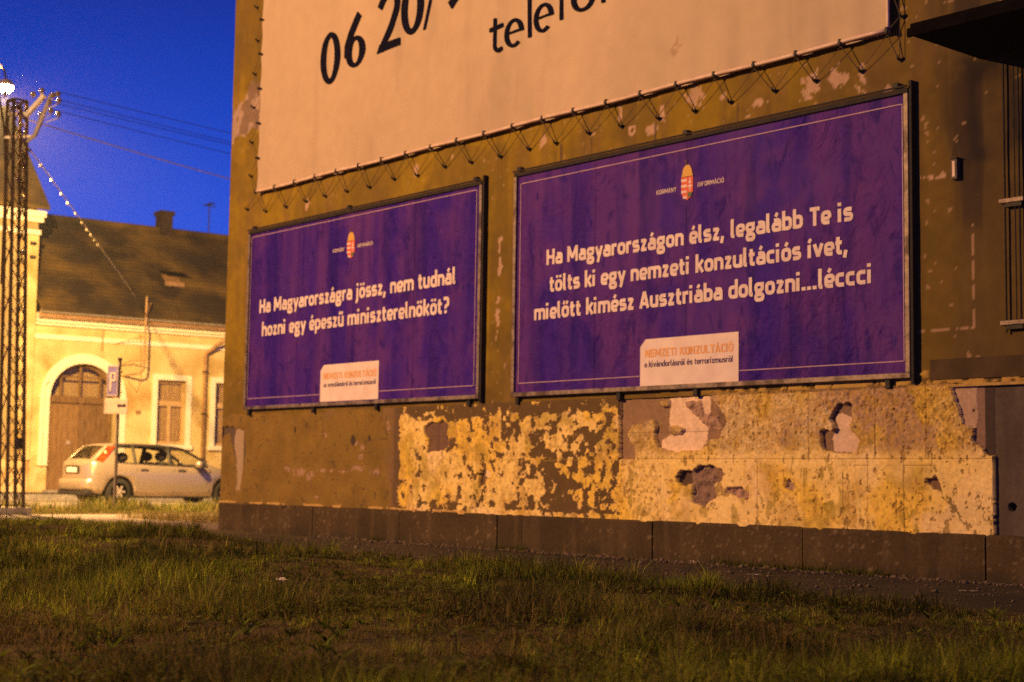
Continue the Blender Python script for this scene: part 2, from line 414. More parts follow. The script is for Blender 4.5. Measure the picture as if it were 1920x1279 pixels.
def lawn():
    fa_ = fa = math.atan2(F_.y, F_.x)
    def spread(N, dmin, dmax, p):
        a = fa + (rng.random(N) * 2 - 1) * rad(29)
        d = dmin * (dmax / dmin) ** (rng.random(N) ** p)
        return CAM.x + np.cos(a) * d, CAM.y + np.sin(a) * d, d
    def allowed(x, y, d, soft):
        med = fbm(x, y, 3.2, 3, 24)
        edge = lawn_edge(x) - 0.05 + (fbm(x, y, 1.6, 3, 12) - 0.5) * 0.8
        bare = sstep(0.50, 0.62, fbm(x, y, 1.1, 3, 30)) * sstep(9.5, 6.6, d) * sstep(10.0, 7.8, x + 0.4 * (y + 8))
        bare = np.maximum(bare, 0.8 * sstep(0.56, 0.64, fbm(x + 40, y, 0.9, 3, 34)) * sstep(11, 8, d))
        n = len(x)
        k = (y < edge) & (x > -8.9 + (med - .5) * 1.5) & (rng.random(n) > bare * 0.8)
        k &= rng.random(n) < (0.35 + 0.65 * sstep(0.0, 0.5, edge - y))
        if soft: k &= rng.random(n) < 0.35 + 0.65 * sstep(0.40, 0.56, med)
        return k, bare, med
    def colours(n, val, dryp):
        t = rng.random(n) ** 1.5
        g = np.array([0.040, 0.064, 0.005]); g2 = np.array([0.33, 0.35, 0.026]); dry = np.array([0.36, 0.25, 0.08])
        c = (g + (g2 - g) * t[:, None]) * val[:, None]
        isd = rng.random(n) < dryp
        c[isd] = dry * (0.4 + 0.7 * rng.random((isd.sum(), 1)))
        return c
    # short sward between the tufts
    x, y, d = spread(520000, 3.6, 26, 0.92)
    k, bare, med = allowed(x, y, d, True); x, y, d, bare, med = (q[k] for q in (x, y, d, bare, med)); n = len(x)
    big = fbm(x, y, 0.75, 3, 20)
    h = (0.020 + 0.060 * sstep(0.35, 0.68, big)) * (0.4 + 0.95 * rng.random(n)) * (1 - 0.5 * bare)
    w = 0.0030 * (0.7 + 0.7 * rng.random(n)) * np.clip(d / 8, 0.8, 2.2) ** 0.8
    lo_f = sstep(.36, .66, fbm(x, y, 1.25, 4, 45))
    fl_ = sstep(10.5, 7.0, d) * sstep(9.5, 7.0, x)
    c = colours(n, (0.25 + 1.1 * fbm(x, y, 7, 3, 43)) * (0.35 + 1.25 * lo_f), 0.12 + 0.4 * bare + .35 * fl_)
    o = make_grass('lawn_sward', np.stack([x, y], 1), soil_height(x, y) - 0.01, h, w, c, bend=1.2)
    tag(o, 'short thin lawn grass between the taller tufts', 'grass', kind='stuff')
    # tufts: blades fanning out of a common root
    tx, ty, td = spread(33000, 3.6, 26, 0.85)
    k, tb, tm = allowed(tx, ty, td, True); tx, ty, td, tb = tx[k], ty[k], td[k], tb[k]; nt_ = len(tx)
    nb = 26; big = fbm(tx, ty, 0.75, 3, 20)
    th = (0.055 + 0.125 * sstep(0.38, 0.68, big)) * (0.35 + 1.0 * rng.random(nt_) ** 1.3) * (1 - 0.5 * tb) * (1 - 0.35 * sstep(-5, -9, tx))
    tv = 0.45 + 1.15 * rng.random(nt_) ** 1.2
    tr_ = 0.012 + 0.05 * rng.random(nt_)
    idx = np.repeat(np.arange(nt_), nb); n = len(idx)
    rr = rng.random(n) ** .7; ph = rng.random(n) * 2 * math.pi
    x = tx[idx] + np.cos(ph) * rr * tr_[idx]; y = ty[idx] + np.sin(ph) * rr * tr_[idx]; d = td[idx]
    h = th[idx] * (0.45 + 0.65 * rng.random(n)); stalk = rng.random(n) < 0.02; h = np.where(stalk, h * 1.7 + .02, h)
    w = 0.0034 * (0.7 + 0.8 * rng.random(n)) * np.clip(d / 8, 0.8, 2.2) ** 0.8
    lo_f = sstep(.36, .66, fbm(x, y, 1.25, 4, 45)); fl_ = sstep(10.5, 7.0, d) * sstep(9.5, 7.0, x)
    c = colours(n, tv[idx] * (0.75 + 0.5 * rng.random(n)) * (0.30 + 1.35 * lo_f), 0.08 + 0.25 * tb[idx] + 0.5 * (tv[idx] > 1.5) + .3 * fl_)
    lean = ph + rng.standard_normal(n) * .5; lb = h * (0.15 + 0.75 * rr * rng.random(n))
    o = make_grass('lawn_tufts', np.stack([x, y], 1), soil_height(x, y) - 0.01, h * (1 - 0.18 * rr), w, c, lean=lean, lb=lb)
    tag(o, 'uneven unmown grass tufts on the lawn in front of the billboard wall', 'grass', kind='stuff')
    # low broad leaves (clover and weeds)
    N = 30000
    a = fa + (rng.random(N) * 2 - 1) * rad(29); d = 3.8 * (14 / 3.8) ** rng.random(N)
    x = CAM.x + np.cos(a) * d; y = CAM.y + np.sin(a) * d
    kp = (y < lawn_edge(x) - 0.2) & (fbm(x, y, 1.3, 3, 50) > 0.5)
    x, y = x[kp], y[kp]; n = len(x)
    z = soil_height(x, y) + 0.02 + rng.random(n) * 0.07
    s = 0.008 + rng.random(n) * 0.010
    ang = rng.random(n) * 6.28; tl = (rng.random((n, 2)) - 0.5) * 1.2
    V = np.empty((n, 4, 3), dtype=np.float32)
    for q, (u_, v_) in enumerate(((-1, 0), (0, -0.7), (1, 0), (0, 0.7))):
        ux = np.cos(ang) * u_ - np.sin(ang) * v_; uy = np.sin(ang) * u_ + np.cos(ang) * v_
        V[:, q] = np.stack([x + ux * s, y + uy * s, z + (ux * tl[:, 0] + uy * tl[:, 1]) * s], -1)
    b = np.arange(n) * 4
    c = np.array([0.11, 0.12, 0.012]) * (0.6 + 0.9 * rng.random((n, 1)))
    o = np_mesh('clover_leaves', V.reshape(-1, 3), np.stack([b, b + 1, b + 2, b + 3], 1), M_grass, colors=np.repeat(c[:, None], 4, 1).reshape(-1, 3))
    tag(o, 'small low clover leaves scattered through the lawn', 'clover', kind='stuff')
lawn()

def rosettes():
    N = 520
    fa = math.atan2(F_.y, F_.x)
    a = fa + (rng.random(N) * 2 - 1) * rad(27); d = 4.0 * (15 / 4.0) ** rng.random(N)
    x = CAM.x + np.cos(a) * d; y = CAM.y + np.sin(a) * d
    k = y < lawn_edge(x) - .15; x, y = x[k], y[k]; nb = 9
    idx = np.repeat(np.arange(len(x)), nb); n = len(idx)
    ph = rng.random(n) * 6.283; L_ = 0.05 + .09 * rng.random(len(x))[idx] * (0.6 + .5 * rng.random(n))
    c = np.array([0.10, 0.13, 0.008]) * (0.5 + 1.2 * rng.random((len(x), 1)))[idx]
    o = make_grass('broad_weeds', np.stack([x[idx], y[idx]], 1), soil_height(x[idx], y[idx]), L_ * .55, .010 + .010 * rng.random(n), c, lean=ph, lb=L_)
    tag(o, 'broad-leaved weeds spread through the lawn', 'weeds', kind='stuff')
rosettes()

def verge():
    N = 52000
    x = -18.8 + rng.random(N) * 4.7; y = -3 + rng.random(N) * 17
    kp = rng.random(N) < 0.25 + 0.75 * sstep(0.35, 0.6, fbm(x, y, 0.9, 3, 60))
    # bare driveway gap towards the mast
    kp &= ~((y < 2.6) & (x < -15.2) & (rng.random(N) < 0.9))
    x, y = x[kp], y[kp]; n = len(x)
    h = (0.06 + 0.24 * sstep(0.45, 0.7, fbm(x, y, 0.7, 2, 62)) * sstep(-18.8, -16.5, x)) * (0.4 + 0.8 * rng.random(n))
    c = np.array([0.12, 0.14, 0.02]) + (np.array([0.22, 0.21, 0.05]) - np.array([0.12, 0.14, 0.02])) * rng.random((n, 1))
    isd = rng.random(n) < 0.2; c[isd] = (0.34, 0.25, 0.10)
    o = make_grass('verge_grass', np.stack([x, y], 1), np.full(n, 0.0), h, 0.014 + 0.01 * rng.random(n), c)
    tag(o, 'tall yellowish verge grass between the sidewalk and the parked car', 'grass', kind='stuff')
    N = 9000
    x = -10.3 + rng.standard_normal(N) * 0.9; y = 1.2 + rng.random(N) * 5
    kp = (fbm(x, y, 1.2, 2, 66) > 0.5) & (x < -6.7); x, y = x[kp], y[kp]; n = len(x)
    c = np.array([0.30, 0.24, 0.09]) * (0.5 + 0.8 * rng.random((n, 1)))
    o = make_grass('sidewalk_grass', np.stack([x, y], 1), np.full(n, 0.0), 0.03 + 0.14 * rng.random(n), 0.010 + 0.006 * rng.random(n), c)
    tag(o, 'pale dry grass tufts on the sidewalk by the building corner', 'grass', kind='stuff')
verge()

# ------------------------------------------------------------------ corner building with the blank wall
YW = 0.07
XL, XR = -6.33, 15.0
bld = thing('corner_building', 'brown corner building with blank rendered wall carrying a banner and two billboards', 'building', (0, 0, 0))

def upper_wall():
    xs = np.concatenate([np.arange(XL, 7.2, 0.02), np.linspace(7.2, XR, 40)])
    zs = np.concatenate([np.arange(1.585, 8.0, 0.02), np.linspace(8.0, 11.0, 12)])
    X, Z = np.meshgrid(xs, zs, indexing='ij')
    n1 = fbm(X, Z, 0.8, 4, 1); n2 = fbm(X, Z, 3.0, 4, 5); n3 = fbm(X, Z, 12.0, 3, 9)
    vs = fbm(X * 4, Z * 0.5, 1.0, 4, 15)       # vertical streaks
    ochre = np.array([0.240, 0.152, 0.008]); brown = np.array([0.148, 0.092, 0.016]); purple = np.array([0.20, 0.13, 0.105])
    C = np.broadcast_to(ochre, X.shape + (3,)).copy()
    # ochre by the banner, brown towards the right and low down
    C = mixc(C, brown, np.clip(sstep(2.4, 5.0, X + (n1 - .5) * 2) + 0.0, 0, 1))
    C = mixc(C, brown, sstep(2.6, 1.7, Z + (n2 - .5) * 1.0) * 0.8)
    C = mixc(C, brown, sstep(0.50, 0.62, n1) * 0.45)
    C = mixc(C, np.array([0.15, 0.085, 0.035]), sstep(0.52, 0.7, vs) * 0.45)
    C *= (0.80 + 0.4 * n2 + 0.12 * (n3 - 0.5))[..., None]
    h = (n2 - 0.5) * 0.006 + (n3 - 0.5) * 0.003
    # grime plus painted lens falloff right of the second billboard, dark streaks below the canopy
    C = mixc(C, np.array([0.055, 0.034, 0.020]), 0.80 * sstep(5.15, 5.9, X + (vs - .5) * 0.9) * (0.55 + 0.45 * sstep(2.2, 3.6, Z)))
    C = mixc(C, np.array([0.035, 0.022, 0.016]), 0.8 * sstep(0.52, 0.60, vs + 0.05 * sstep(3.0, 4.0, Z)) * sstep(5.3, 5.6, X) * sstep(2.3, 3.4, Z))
    C = mixc(C, np.array([0.016, 0.010, 0.012]), 0.9 * sstep(0.0, 0.5, (X - 5.72) * 1.1 + (Z - 3.75) * 1.0 + (n2 - .5) * 1.2 + (vs - .5) * 1.2) * sstep(5.55, 5.75, X) * (Z < 4.3))  # canopy's cast shadow, painted into the wall colour
    st1 = sstep(.56, .68, fbm(X, Z, 1.6, 5, 67)); C = mixc(C, np.array([0.12, 0.075, 0.018]), st1 * .45)
    st2 = sstep(.60, .72, fbm(X * 5, Z * .35, 1.0, 4, 69)); C = mixc(C, np.array([0.10, 0.06, 0.016]), st2 * .4 * (X > -5))
    sp_ = (fbm(X, Z, 20, 3, 71) > .80) & (fbm(X, Z, 1.5, 2, 72) > .48); C = mixc(C, np.array([0.40, 0.26, 0.15]), sp_ * .6)
    # repaired rectangle outlines by the frame
    for (xa, xb, za, zb) in ((5.16, 5.72, 2.03, 2.055), (5.70, 5.725, 2.05, 2.9)):
        m = (X > xa) & (X < xb) & (Z > za) & (Z < zb) & (n3 > 0.45)
        C = mixc(C, np.array([0.42, 0.26, 0.17]), m * 0.8)
    # loose plaster flakes showing pale undercoat
    flakes = [(2.62, 4.50, .16, .14), (4.05, 4.36, .17, .17), (4.62, 4.28, .13, .14), (1.58, 4.53, .05, .14), (-2.9, 4.78, .05, .10),
              (3.45, 4.32, .08, .05), (4.35, 4.35, .1, .16), (1.2, 4.4, .06, .06), (0.4, 4.45, .1, .07), (-0.3, 3.2, .05, .35),
              (-0.33, 2.6, .05, .3), (2.2, 4.4, .06, .12), (2.05, 4.3, .12, .05), (3.0, 4.45, .12, .05), (-4.3, 4.35, .08, .1), (-1.2, 4.5, .06, .08),
              (5.25, 3.34, .12, .022), (5.40, 3.33, .16, .035), (-1.9, 4.42, .05, .1), (4.9, 4.15, .05, .05), (3.3, 4.2, .04, .05)]
    fm = np.zeros(X.shape, dtype=np.float32)
    for (cx, cz, rx, rz) in flakes:
        g = np.exp(-(((X - cx) / rx) ** 2 + ((Z - cz) / rz) ** 2))
        fm = np.maximum(fm, g)
    fl = (fm + (fbm(X, Z, 16, 3, 22) - 0.5) * 1.6) > 0.68
    fl &= fm > 0.15
    C = mixc(C, np.array([0.48, 0.31, 0.23]), fl * (0.65 + 0.35 * n3)); h = h - fl * 0.005
    # ring mark
    rr = np.hypot(X - 1.77, Z - 4.33); m = (rr < 0.055) & (rr > 0.025)
    C = mixc(C, np.array([0.5, 0.32, 0.24]), m * 1.0)
    # big peeled purple-grey patch left of the banner
    left = [(-6.5, 5.35), (-6.15, 5.55), (-5.75, 5.60), (-5.5, 5.55), (-5.45, 6.0), (-5.5, 6.25), (-5.75, 6.35), (-5.95, 6.1), (-6.15, 6.0), (-6.5, 5.95)]
    jx = X + (fbm(X, Z, 9, 3, 25) - .5) * 0.22; jz = Z + (fbm(X, Z, 9, 3, 28) - .5) * 0.22
    m = inpoly(jx, jz, left)
    C = mixc(C, purple, m * 0.9); h = h - m * 0.008
    m = m & (fbm(X, Z, 6, 3, 33) > 0.55); C = mixc(C, np.array([0.42, 0.29, 0.24]), m * 0.7)
    C = mixc(C, brown * 0.85, (sstep(6.2, 6.6, Z + (n1 - .5)) * (X < -5.4)) * 0.7)
    # drips of rust below hooks
    for cx in (1.17, 3.19, 2.1, 0.7):
        m = (np.abs(X - cx) < 0.012) & (Z < 4.36) & (Z > 4.15); C = mixc(C, np.array([0.08, 0.05, 0.03]), m * 0.8)
    # rough band of broken paint at the bottom
    m = (Z < 1.70 + (fbm(X, Z, 5, 3, 36) - .5) * 0.16) & (X > 2.2) & (fbm(X, Z, 14, 3, 38) > 0.42)
    C = mixc(C, np.array([0.52, 0.33, 0.08]), m * (0.9 * sstep(2.2, 3.6, X)))
    m2 = m & (X > 5.2); C = mixc(C, np.array([0.40, 0.24, 0.06]), m2 * 0.5); h = h + m * 0.012
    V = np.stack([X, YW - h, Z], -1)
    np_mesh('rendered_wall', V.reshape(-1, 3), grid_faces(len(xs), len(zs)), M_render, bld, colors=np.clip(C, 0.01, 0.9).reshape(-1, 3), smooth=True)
upper_wall()

P_recess = [(1.64, 1.60), (2.86, 1.62), (2.94, 1.48), (3.08, 1.33), (3.02, 1.24), (3.0, 1.17), (2.83, 1.15), (2.78, 1.06), (2.42, 1.05), (2.22, 1.09), (2.17, 1.07), (1.88, 1.07), (1.88, 0.98), (1.65, 0.98)]
P_blob = [(1.87, 1.32), (1.98, 1.33), (2.03, 1.38), (2.12, 1.37), (2.16, 1.31), (2.13, 1.23), (2.18, 1.1), (2.22, 1.07), (1.88, 0.98), (1.86, 1.11), (1.79, 1.18), (1.79, 1.25)]
P_white1 = [(2.32, 1.60), (2.85, 1.60), (2.85, 1.46), (2.83, 1.28), (2.8, 1.14), (2.73, 1.06), (2.42, 1.05), (2.22, 1.09), (2.21, 1.15), (2.33, 1.23), (2.31, 1.39)]
P_rough1 = [(2.52, 1.54), (2.74, 1.54), (2.76, 1.43), (2.94, 1.38), (3.08, 1.33), (3.04, 1.25), (2.86, 1.26), (2.6, 1.44)]
P_holea = [(2.45, 0.83), (2.5, 0.88), (2.66, 0.87), (2.76, 0.92), (2.93, 0.91), (3.04, 0.89), (3.05, 0.82), (3.0, 0.77), (2.94, 0.75), (2.95, 0.62), (2.8, 0.51), (2.66, 0.57), (2.64, 0.74), (2.51, 0.72), (2.45, 0.76)]
P_holeb = [(3.06, 0.71), (3.23, 0.73), (3.36, 0.66), (3.34, 0.61), (3.24, 0.62), (3.08, 0.67)]
P_holec = [(3.8, 0.79), (3.84, 0.81), (3.9, 0.73), (3.87, 0.68), (3.79, 0.73)]
P_holed = [(4.37, 1.46), (4.47, 1.47), (4.52, 1.44), (4.53, 1.34), (4.5, 1.24), (4.6, 1.14), (4.58, 1.06), (4.5, 1.02), (4.2, 1.05), (4.16, 1.2), (4.22, 1.25), (4.3, 1.22), (4.34, 1.25), (4.27, 1.33)]
P_whited = [(4.37, 1.38), (4.49, 1.34), (4.5, 1.24), (4.6, 1.13), (4.51, 1.03), (4.3, 1.05), (4.27, 1.16), (4.34, 1.24), (4.31, 1.34)]
P_holee = [(5.26, 0.81), (5.38, 0.83), (5.41, 0.74), (5.39, 0.71), (5.26, 0.78)]
P_corner = [(5.53, 1.65), (5.6, 1.4), (5.62, 1.32), (5.72, 1.25), (5.69, 1.13), (5.77, 1.08), (5.82, 1.02), (5.89, 1.00), (6.1, 1.0), (6.1, 1.65)]
P_whitec = [(5.50, 1.60), (5.74, 1.60), (5.73, 1.23), (5.62, 1.25)]
P_holef = [(-1.6, 1.37), (-1.45, 1.42), (-1.34, 1.4), (-1.26, 1.44), (-1.14, 1.38), (-1.15, 1.25), (-1.12, 1.15), (-1.21, 1.08), (-1.54, 1.06), (-1.52, 1.21), (-1.6, 1.27)]
P_slot = [(-0.56, 0.88), (-0.46, 0.86), (-0.45, 0.7), (-0.58, 0.66)]
P_corn2 = [(-6.5, 1.43), (-6.12, 1.43), (-5.75, 1.39), (-5.7, 1.13), (-5.77, 0.55), (-5.9, 0.56), (-5.94, 0.99), (-6.14, 1.36), (-6.5, 1.2)]

def dado():
    xs = np.concatenate([np.arange(XL, -2.2, 0.013), np.arange(-2.2, 6.9, 0.0062), np.linspace(6.9, XR, 40)])
    zs = np.arange(0.36, 1.606, 0.0062)
    X, Z = np.meshgrid(xs, zs, indexing='ij')
    n1 = fbm(X, Z, 1.1, 4, 2); n2 = fbm(X, Z, 5, 4, 6); n3 = fbm(X, Z, 18, 3, 10); n4 = fbm(X, Z, 50, 2, 13)
    lump = fbm(X, Z, 7, 5, 16, 0.62)
    vs = fbm(X * 3, Z * 0.6, 1.4, 4, 18)
    brown = np.array([0.200, 0.122, 0.026]); bare = np.array([0.112, 0.068, 0.026])
    yellow = np.array([0.80, 0.52, 0.085]); pale = np.array([0.84, 0.60, 0.22]); white = np.array([0.82, 0.60, 0.36]); rough = np.array([0.34, 0.21, 0.15]); grey = np.array([0.105, 0.078, 0.060])
    olive = np.array([0.38, 0.27, 0.035])
    C = np.broadcast_to(brown, X.shape + (3,)).copy()
    C *= (0.72 + 0.55 * n2)[..., None]
    C = mixc(C, np.array([0.17, 0.10, 0.075]), sstep(0.5, 0.66, n1) * 0.6)
    h = (n2 - .5) * 0.006 + (n3 - .5) * 0.003
    # left plain part: small pale scars
    sc = np.zeros(X.shape, dtype=np.float32)
    for (cx, cz, rx, rz) in ((-4.6, .86, .12, .05), (-4.3, .82, .22, .08), (-4.05, .78, .1, .09), (-3.7, .84, .25, .035), (-3.3, .83, .2, .03), (-3.0, .87, .2, .05), (-2.9, 1.0, .1, .05), (-3.06, 1.2, .10, .06), (-2.6, .83, .15, .05), (-2.9, 1.15, .06, .07), (-3.7, 1.3, .06, .05), (-2.35, 1.4, .05, .08), (-3.9, .5, .06, .03)):
        sc = np.maximum(sc, np.exp(-(((X - cx) / rx) ** 2 + ((Z - cz) / rz) ** 2)))
    m = (sc + (n3 - .5) * 1.8 > 0.74) & (sc > .15)
    C = mixc(C, np.array([0.36, 0.22, 0.17]), m * 0.8); h = h - m * 0.006
    m = (n3 > 0.74) & (X < -2.1); C = mixc(C, np.array([0.07, 0.045, 0.03]), m * 0.6); h -= m * 0.004
    for (cx, cz, rx, rz) in ((-4.44, 1.36, .022, .05), (-3.10, 1.21, .05, .06), (-2.75, 1.23, .03, .035)):
        m = ((X - cx) / rx) ** 2 + ((Z - cz) / rz) ** 2 + (n3 - .5) * 1.5 < 1
        C = mixc(C, np.array([0.06, 0.04, 0.03]), m * 1.0); h = h - m * 0.012
    # broken corner at the far left
    jx = X + (n2 - .5) * 0.12; jz = Z + (n3 - .5) * 0.08
    m = inpoly(jx, jz, P_corn2)
    C = mixc(C, np.array([0.11, 0.075, 0.06]), m); h = h - m * 0.035
    m2 = m & (X > -5.98 + 0.05 * np.sin(Z * 9)) & (X < -5.78)
    C = mixc(C, np.array([0.40, 0.29, 0.20]), m2 * 0.9); h = h + m2 * 0.012
    # ---- A: painted and peeling part
    A = (X > -2.11 + (n2 - .5) * 0.05) & (X < 1.66)
    fine_ = (fbm(X, Z * 1.05, 12, 4, 26, .6) - .5)
    peel = 0.5 + (fbm(X * 1.2, Z, 3.0, 4, 21, 0.6) - .5) * .46 + fine_ * 1.45
    bias = 0.68 - 0.27 * sstep(0.66, 0.42, Z + (n1 - .5) * .25) - 0.42 * sstep(1.44, 1.54, Z + (fbm(X, Z * .4, 3, 3, 29) - .5) * 0.22)
    bias = bias - 0.150 * sstep(-0.1, 0.7, X) + 0.03 * sstep(-.6, -1.3, X) - 0.03 * sstep(-1.3, -0.8, X) - 0.35 * sstep(-2.02, -2.11, X + (n2 - .5) * .1)
    bias = bias + 0.4 * sstep(0.445, 0.41, Z + (n2 - .5) * .03) * sstep(-0.9, -0.6, X)
    is_bare = A & (peel > bias)
    rim = A & (peel > bias - 0.045) & (peel <= bias)
    mid = is_bare & (peel < bias + 0.05 * (fbm(X, Z, 4, 2, 19) > .48))
    paint = A & ~is_bare
    YC = np.broadcast_to(yellow, X.shape + (3,)).copy()
    YC = mixc(YC, pale, sstep(0.42, 0.62, fbm(X, Z, 2.4, 4, 31)) * 0.9)
    YC = mixc(YC, white, sstep(0.62, 0.70, fbm(X, Z, 3.0, 4, 35)) * 0.5)
    YC = mixc(YC, olive, sstep(0.58, 0.72, fbm(X, Z, 3.6, 4, 37)) * 0.62)
    YC = mixc(YC, np.array([0.42, 0.24, 0.05]), sstep(0.52, 0.75, fbm(X * 1.5, Z * .8, 5, 4, 39)) * 0.55)
    YC *= (0.80 + 0.36 * n3 + 0.12 * (n4 - .5))[..., None]
    YC = mixc(YC, np.array([0.80, 0.56, 0.30]), rim * 0.45)
    YC = mixc(YC, np.array([0.30, 0.18, 0.03]), (sstep(.56, .72, fbm(X, Z, 30, 3, 63)) * .55))
    C[paint] = YC[paint]
    C[is_bare] = (bare * (0.85 + 0.3 * n2[..., None]))[is_bare]
    C = mixc(C, np.array([0.33, 0.20, 0.085]), mid * (0.55 + 0.4 * n3))
    h = np.where(A, np.where(paint, 0.030 + rim * 0.003, 0.020) + (n2 - .5) * 0.004 + (n3 - .5) * 0.0025, h)
    h = np.where(A & (X > 1.615), 0.030, h)
    # ---- B: thick yellow plaster, lumpy
    xb = 5.885 + 0 * n2
    B = (X >= 1.66) & (X < xb)
    up_ = sstep(0.95, 1.15, Z)
    hb = 0.036 + (fbm(X, Z, 4, 3, 17) - .5) * 0.016 + (lump - .5) * (0.006 + 0.012 * up_) + (n3 - .5) * (0.003 + .004 * up_)
    hb = hb + sstep(1.0, 1.5, Z) * (fbm(X, Z, 30, 3, 42) - .5) * 0.016
    h = np.where(B, hb, h)
    CB = YC.copy()
    CB = mixc(CB, white, sstep(0.50, 0.64, fbm(X, Z, 2.1, 4, 44)) * 0.50)
    upper = sstep(0.97, 1.12, Z)
    CB = mixc(CB, np.array([0.88, 0.64, 0.26]), (1 - upper) * sstep(.38, .6, fbm(X, Z, 1.7, 4, 65)) * .65)
    CB *= (1.04 - 0.28 * upper)[..., None]
    CB = mixc(CB, rough * 1.05, sstep(0.54, 0.64, fbm(X, Z, 3.4, 4, 46)) * upper * 0.75)
    pits = (fbm(X, Z * .8, 34, 3, 48) > 0.765 - 0.065 * upper - 0.03 * (n1 > .55)) | (fbm(X * 1.1, Z * .7, 13, 4, 49) > 0.735)
    CB = mixc(CB, np.array([0.22, 0.125, 0.03]), pits * 0.7)
    CB *= (1 + (fbm(X, Z, 60, 2, 58) - .5) * (.15 + .65 * upper))[..., None]
    CB = mixc(CB, np.array([.45, .27, .06]), sstep(.5, .62, fbm(X, Z, 28, 3, 61)) * (.08 + .5 * upper))
    streak = (fbm(X * 2.2, Z, 6, 4, 51) > 0.69) & (Z < 1.0)
    CB = mixc(CB, olive * 0.8, streak * 0.6)
    C[B] = CB[B]; h = h - (pits & B) * 0.008 - (streak & B) * 0.002
    # cracks
    cr_ = np.abs(fbm(X, Z, 2.8, 5, 53) - 0.5) < 0.0035
    m = cr_ & B & (fbm(X, Z, 1.5, 2, 55) > 0.52); C = mixc(C, np.array([0.12, 0.06, 0.02]), m * 0.8); h = h - m * 0.006
    # scored joints
    J = np.zeros(X.shape, dtype=bool)
    J |= (np.abs(Z - 0.98 - (n2 - .5) * 0.004) < 0.0042) & (X > 1.66) & B
    J |= (np.abs(Z - 0.925) < 0.0035) & (X > 4.5) & (n2 > .5) & B
    for jx_ in (2.87, 4.05, 4.76, 5.27):
        J |= (np.abs(X - jx_ - (n2 - .5) * 0.01) < 0.004) & (Z > 0.98) & B
    for jx_ in (2.21, 3.46, 4.42, 4.68, 5.05):
        J |= (np.abs(X - jx_ - (n2 - .5) * 0.01) < 0.0035) & (Z < 0.98) & (n2 > .42) & B
    C = mixc(C, np.array([0.16, 0.09, 0.03]), J * 0.65); h = h - J * 0.008
    h = h + mid * 0.004
    # horizontal faint line in part A
    m = (np.abs(Z - 0.97 + (n2 - .5) * 0.02) < 0.006) & A & (X > -1.6); C = mixc(C, olive, m * 0.45); h = h - m * 0.002
    jx = X + (n3 - .5) * 0.035 + (n4 - .5) * 0.012; jz = Z + (fbm(X, Z, 18, 3, 57) - .5) * 0.035 + (fbm(X, Z, 50, 2, 59) - .5) * 0.012
    def put(poly, col, dep, jit=True, add=0.0, sc_=1.0):
        nonlocal C, h
        mm = inpoly(jx if jit else X, jz if jit else Z, poly)
        if dep is not None: h = np.where(mm, dep + add * (n3 - .5) + (n4 - .5) * 0.002, h)
        C = mixc(C, col, mm * 1.0)
        C = np.where(mm[..., None], C * (0.84 + 0.32 * n3[..., None]), C)
        return mm
    RZ = lambda a: [(p[0], p[1]) for p in a]
    put([(1.64, 1.62), (1.64, 0.985), (2.6, 0.985), (2.9, 1.2), (2.94, 1.5), (2.9, 1.62)], np.array([0.27, 0.17, 0.12]), -0.012, jit=False) if False else None
    m = put(P_recess, np.array([0.27, 0.165, 0.10]), -0.016, jit=True)
    m = (X > 1.655) & (X < 1.93) & (Z > 0.985) & (Z < 1.60)
    C = mixc(C, np.array([0.27, 0.165, 0.10]), m * 1.0); h = np.where(m, -0.016, h); C = np.where(m[..., None], C * (0.86 + 0.28 * n2[..., None]), C)
    put(P_white1, np.array([0.78, 0.56, 0.40]), -0.006)
    put(P_rough1, rough * 1.15, 0.008, add=0.05)
    put([(2.92, 1.47), (2.97, 1.49), (3.02, 1.42), (3.08, 1.33), (3.03, 1.28), (2.95, 1.36)], np.array([0.19, 0.12, 0.08]), -0.01)
    mb = inpoly(jx, jz, P_blob); C = np.where(mb[..., None], CB, C); h = np.where(mb, 0.034 + (lump - .5) * 0.04, h)
    for pl in ([(2.34, 1.29), (2.42, 1.31), (2.52, 1.27), (2.48, 1.22), (2.36, 1.22)], [(2.23, 1.54), (2.32, 1.55), (2.31, 1.49), (2.23, 1.49)]):
        mb = inpoly(jx, jz, pl); C = np.where(mb[..., None], CB, C); h = np.where(mb, 0.03 + (n3 - .5) * 0.02, h)
    m = (np.abs(Z - 1.24) < 0.004) & (X > 1.67) & (X < 2.9) & inpoly(X, Z, P_recess); C = mixc(C, np.array([0.15, 0.09, 0.06]), m * 0.6); h = h - m * 0.004
    put(P_holea, np.array([0.24, 0.15, 0.12]), -0.012, add=0.06)
    put([(2.45, 0.83), (2.5, 0.88), (2.62, 0.86), (2.62, 0.73), (2.51, 0.72), (2.45, 0.76)], np.array([0.10, 0.06, 0.045]), -0.03, add=0.02)
    put([(2.92, 0.90), (3.04, 0.89), (3.05, 0.82), (3.0, 0.77), (2.94, 0.80)], np.array([0.22, 0.13, 0.09]), 0.0)
    put(P_holeb, np.array([0.36, 0.22, 0.17]), -0.006, add=0.05)
    put(P_holec, np.array([0.36, 0.24, 0.18]), 0.0, add=0.02)
    put(P_holed, np.array([0.21, 0.13, 0.085]), -0.014)
    put(P_whited, np.array([0.64, 0.45, 0.34]), -0.012)
    put(P_holee, np.array([0.17, 0.10, 0.065]), -0.006)
    put(P_holef, np.array([0.155, 0.088, 0.062]), -0.006, add=0.004)
    m = ((np.abs(Z - 1.24) < 0.005) | (np.abs(X + 1.36) < 0.004)) & inpoly(X, Z, P_holef); C = mixc(C, np.array([0.10, 0.05, 0.04]), m * 0.7); h = h - m * 0.004
    put(P_slot, np.array([0.14, 0.08, 0.055]), -0.02)
    put([(-0.47, 0.86), (-0.38, 0.85), (-0.37, 0.78), (-0.47, 0.79)], white, 0.02)
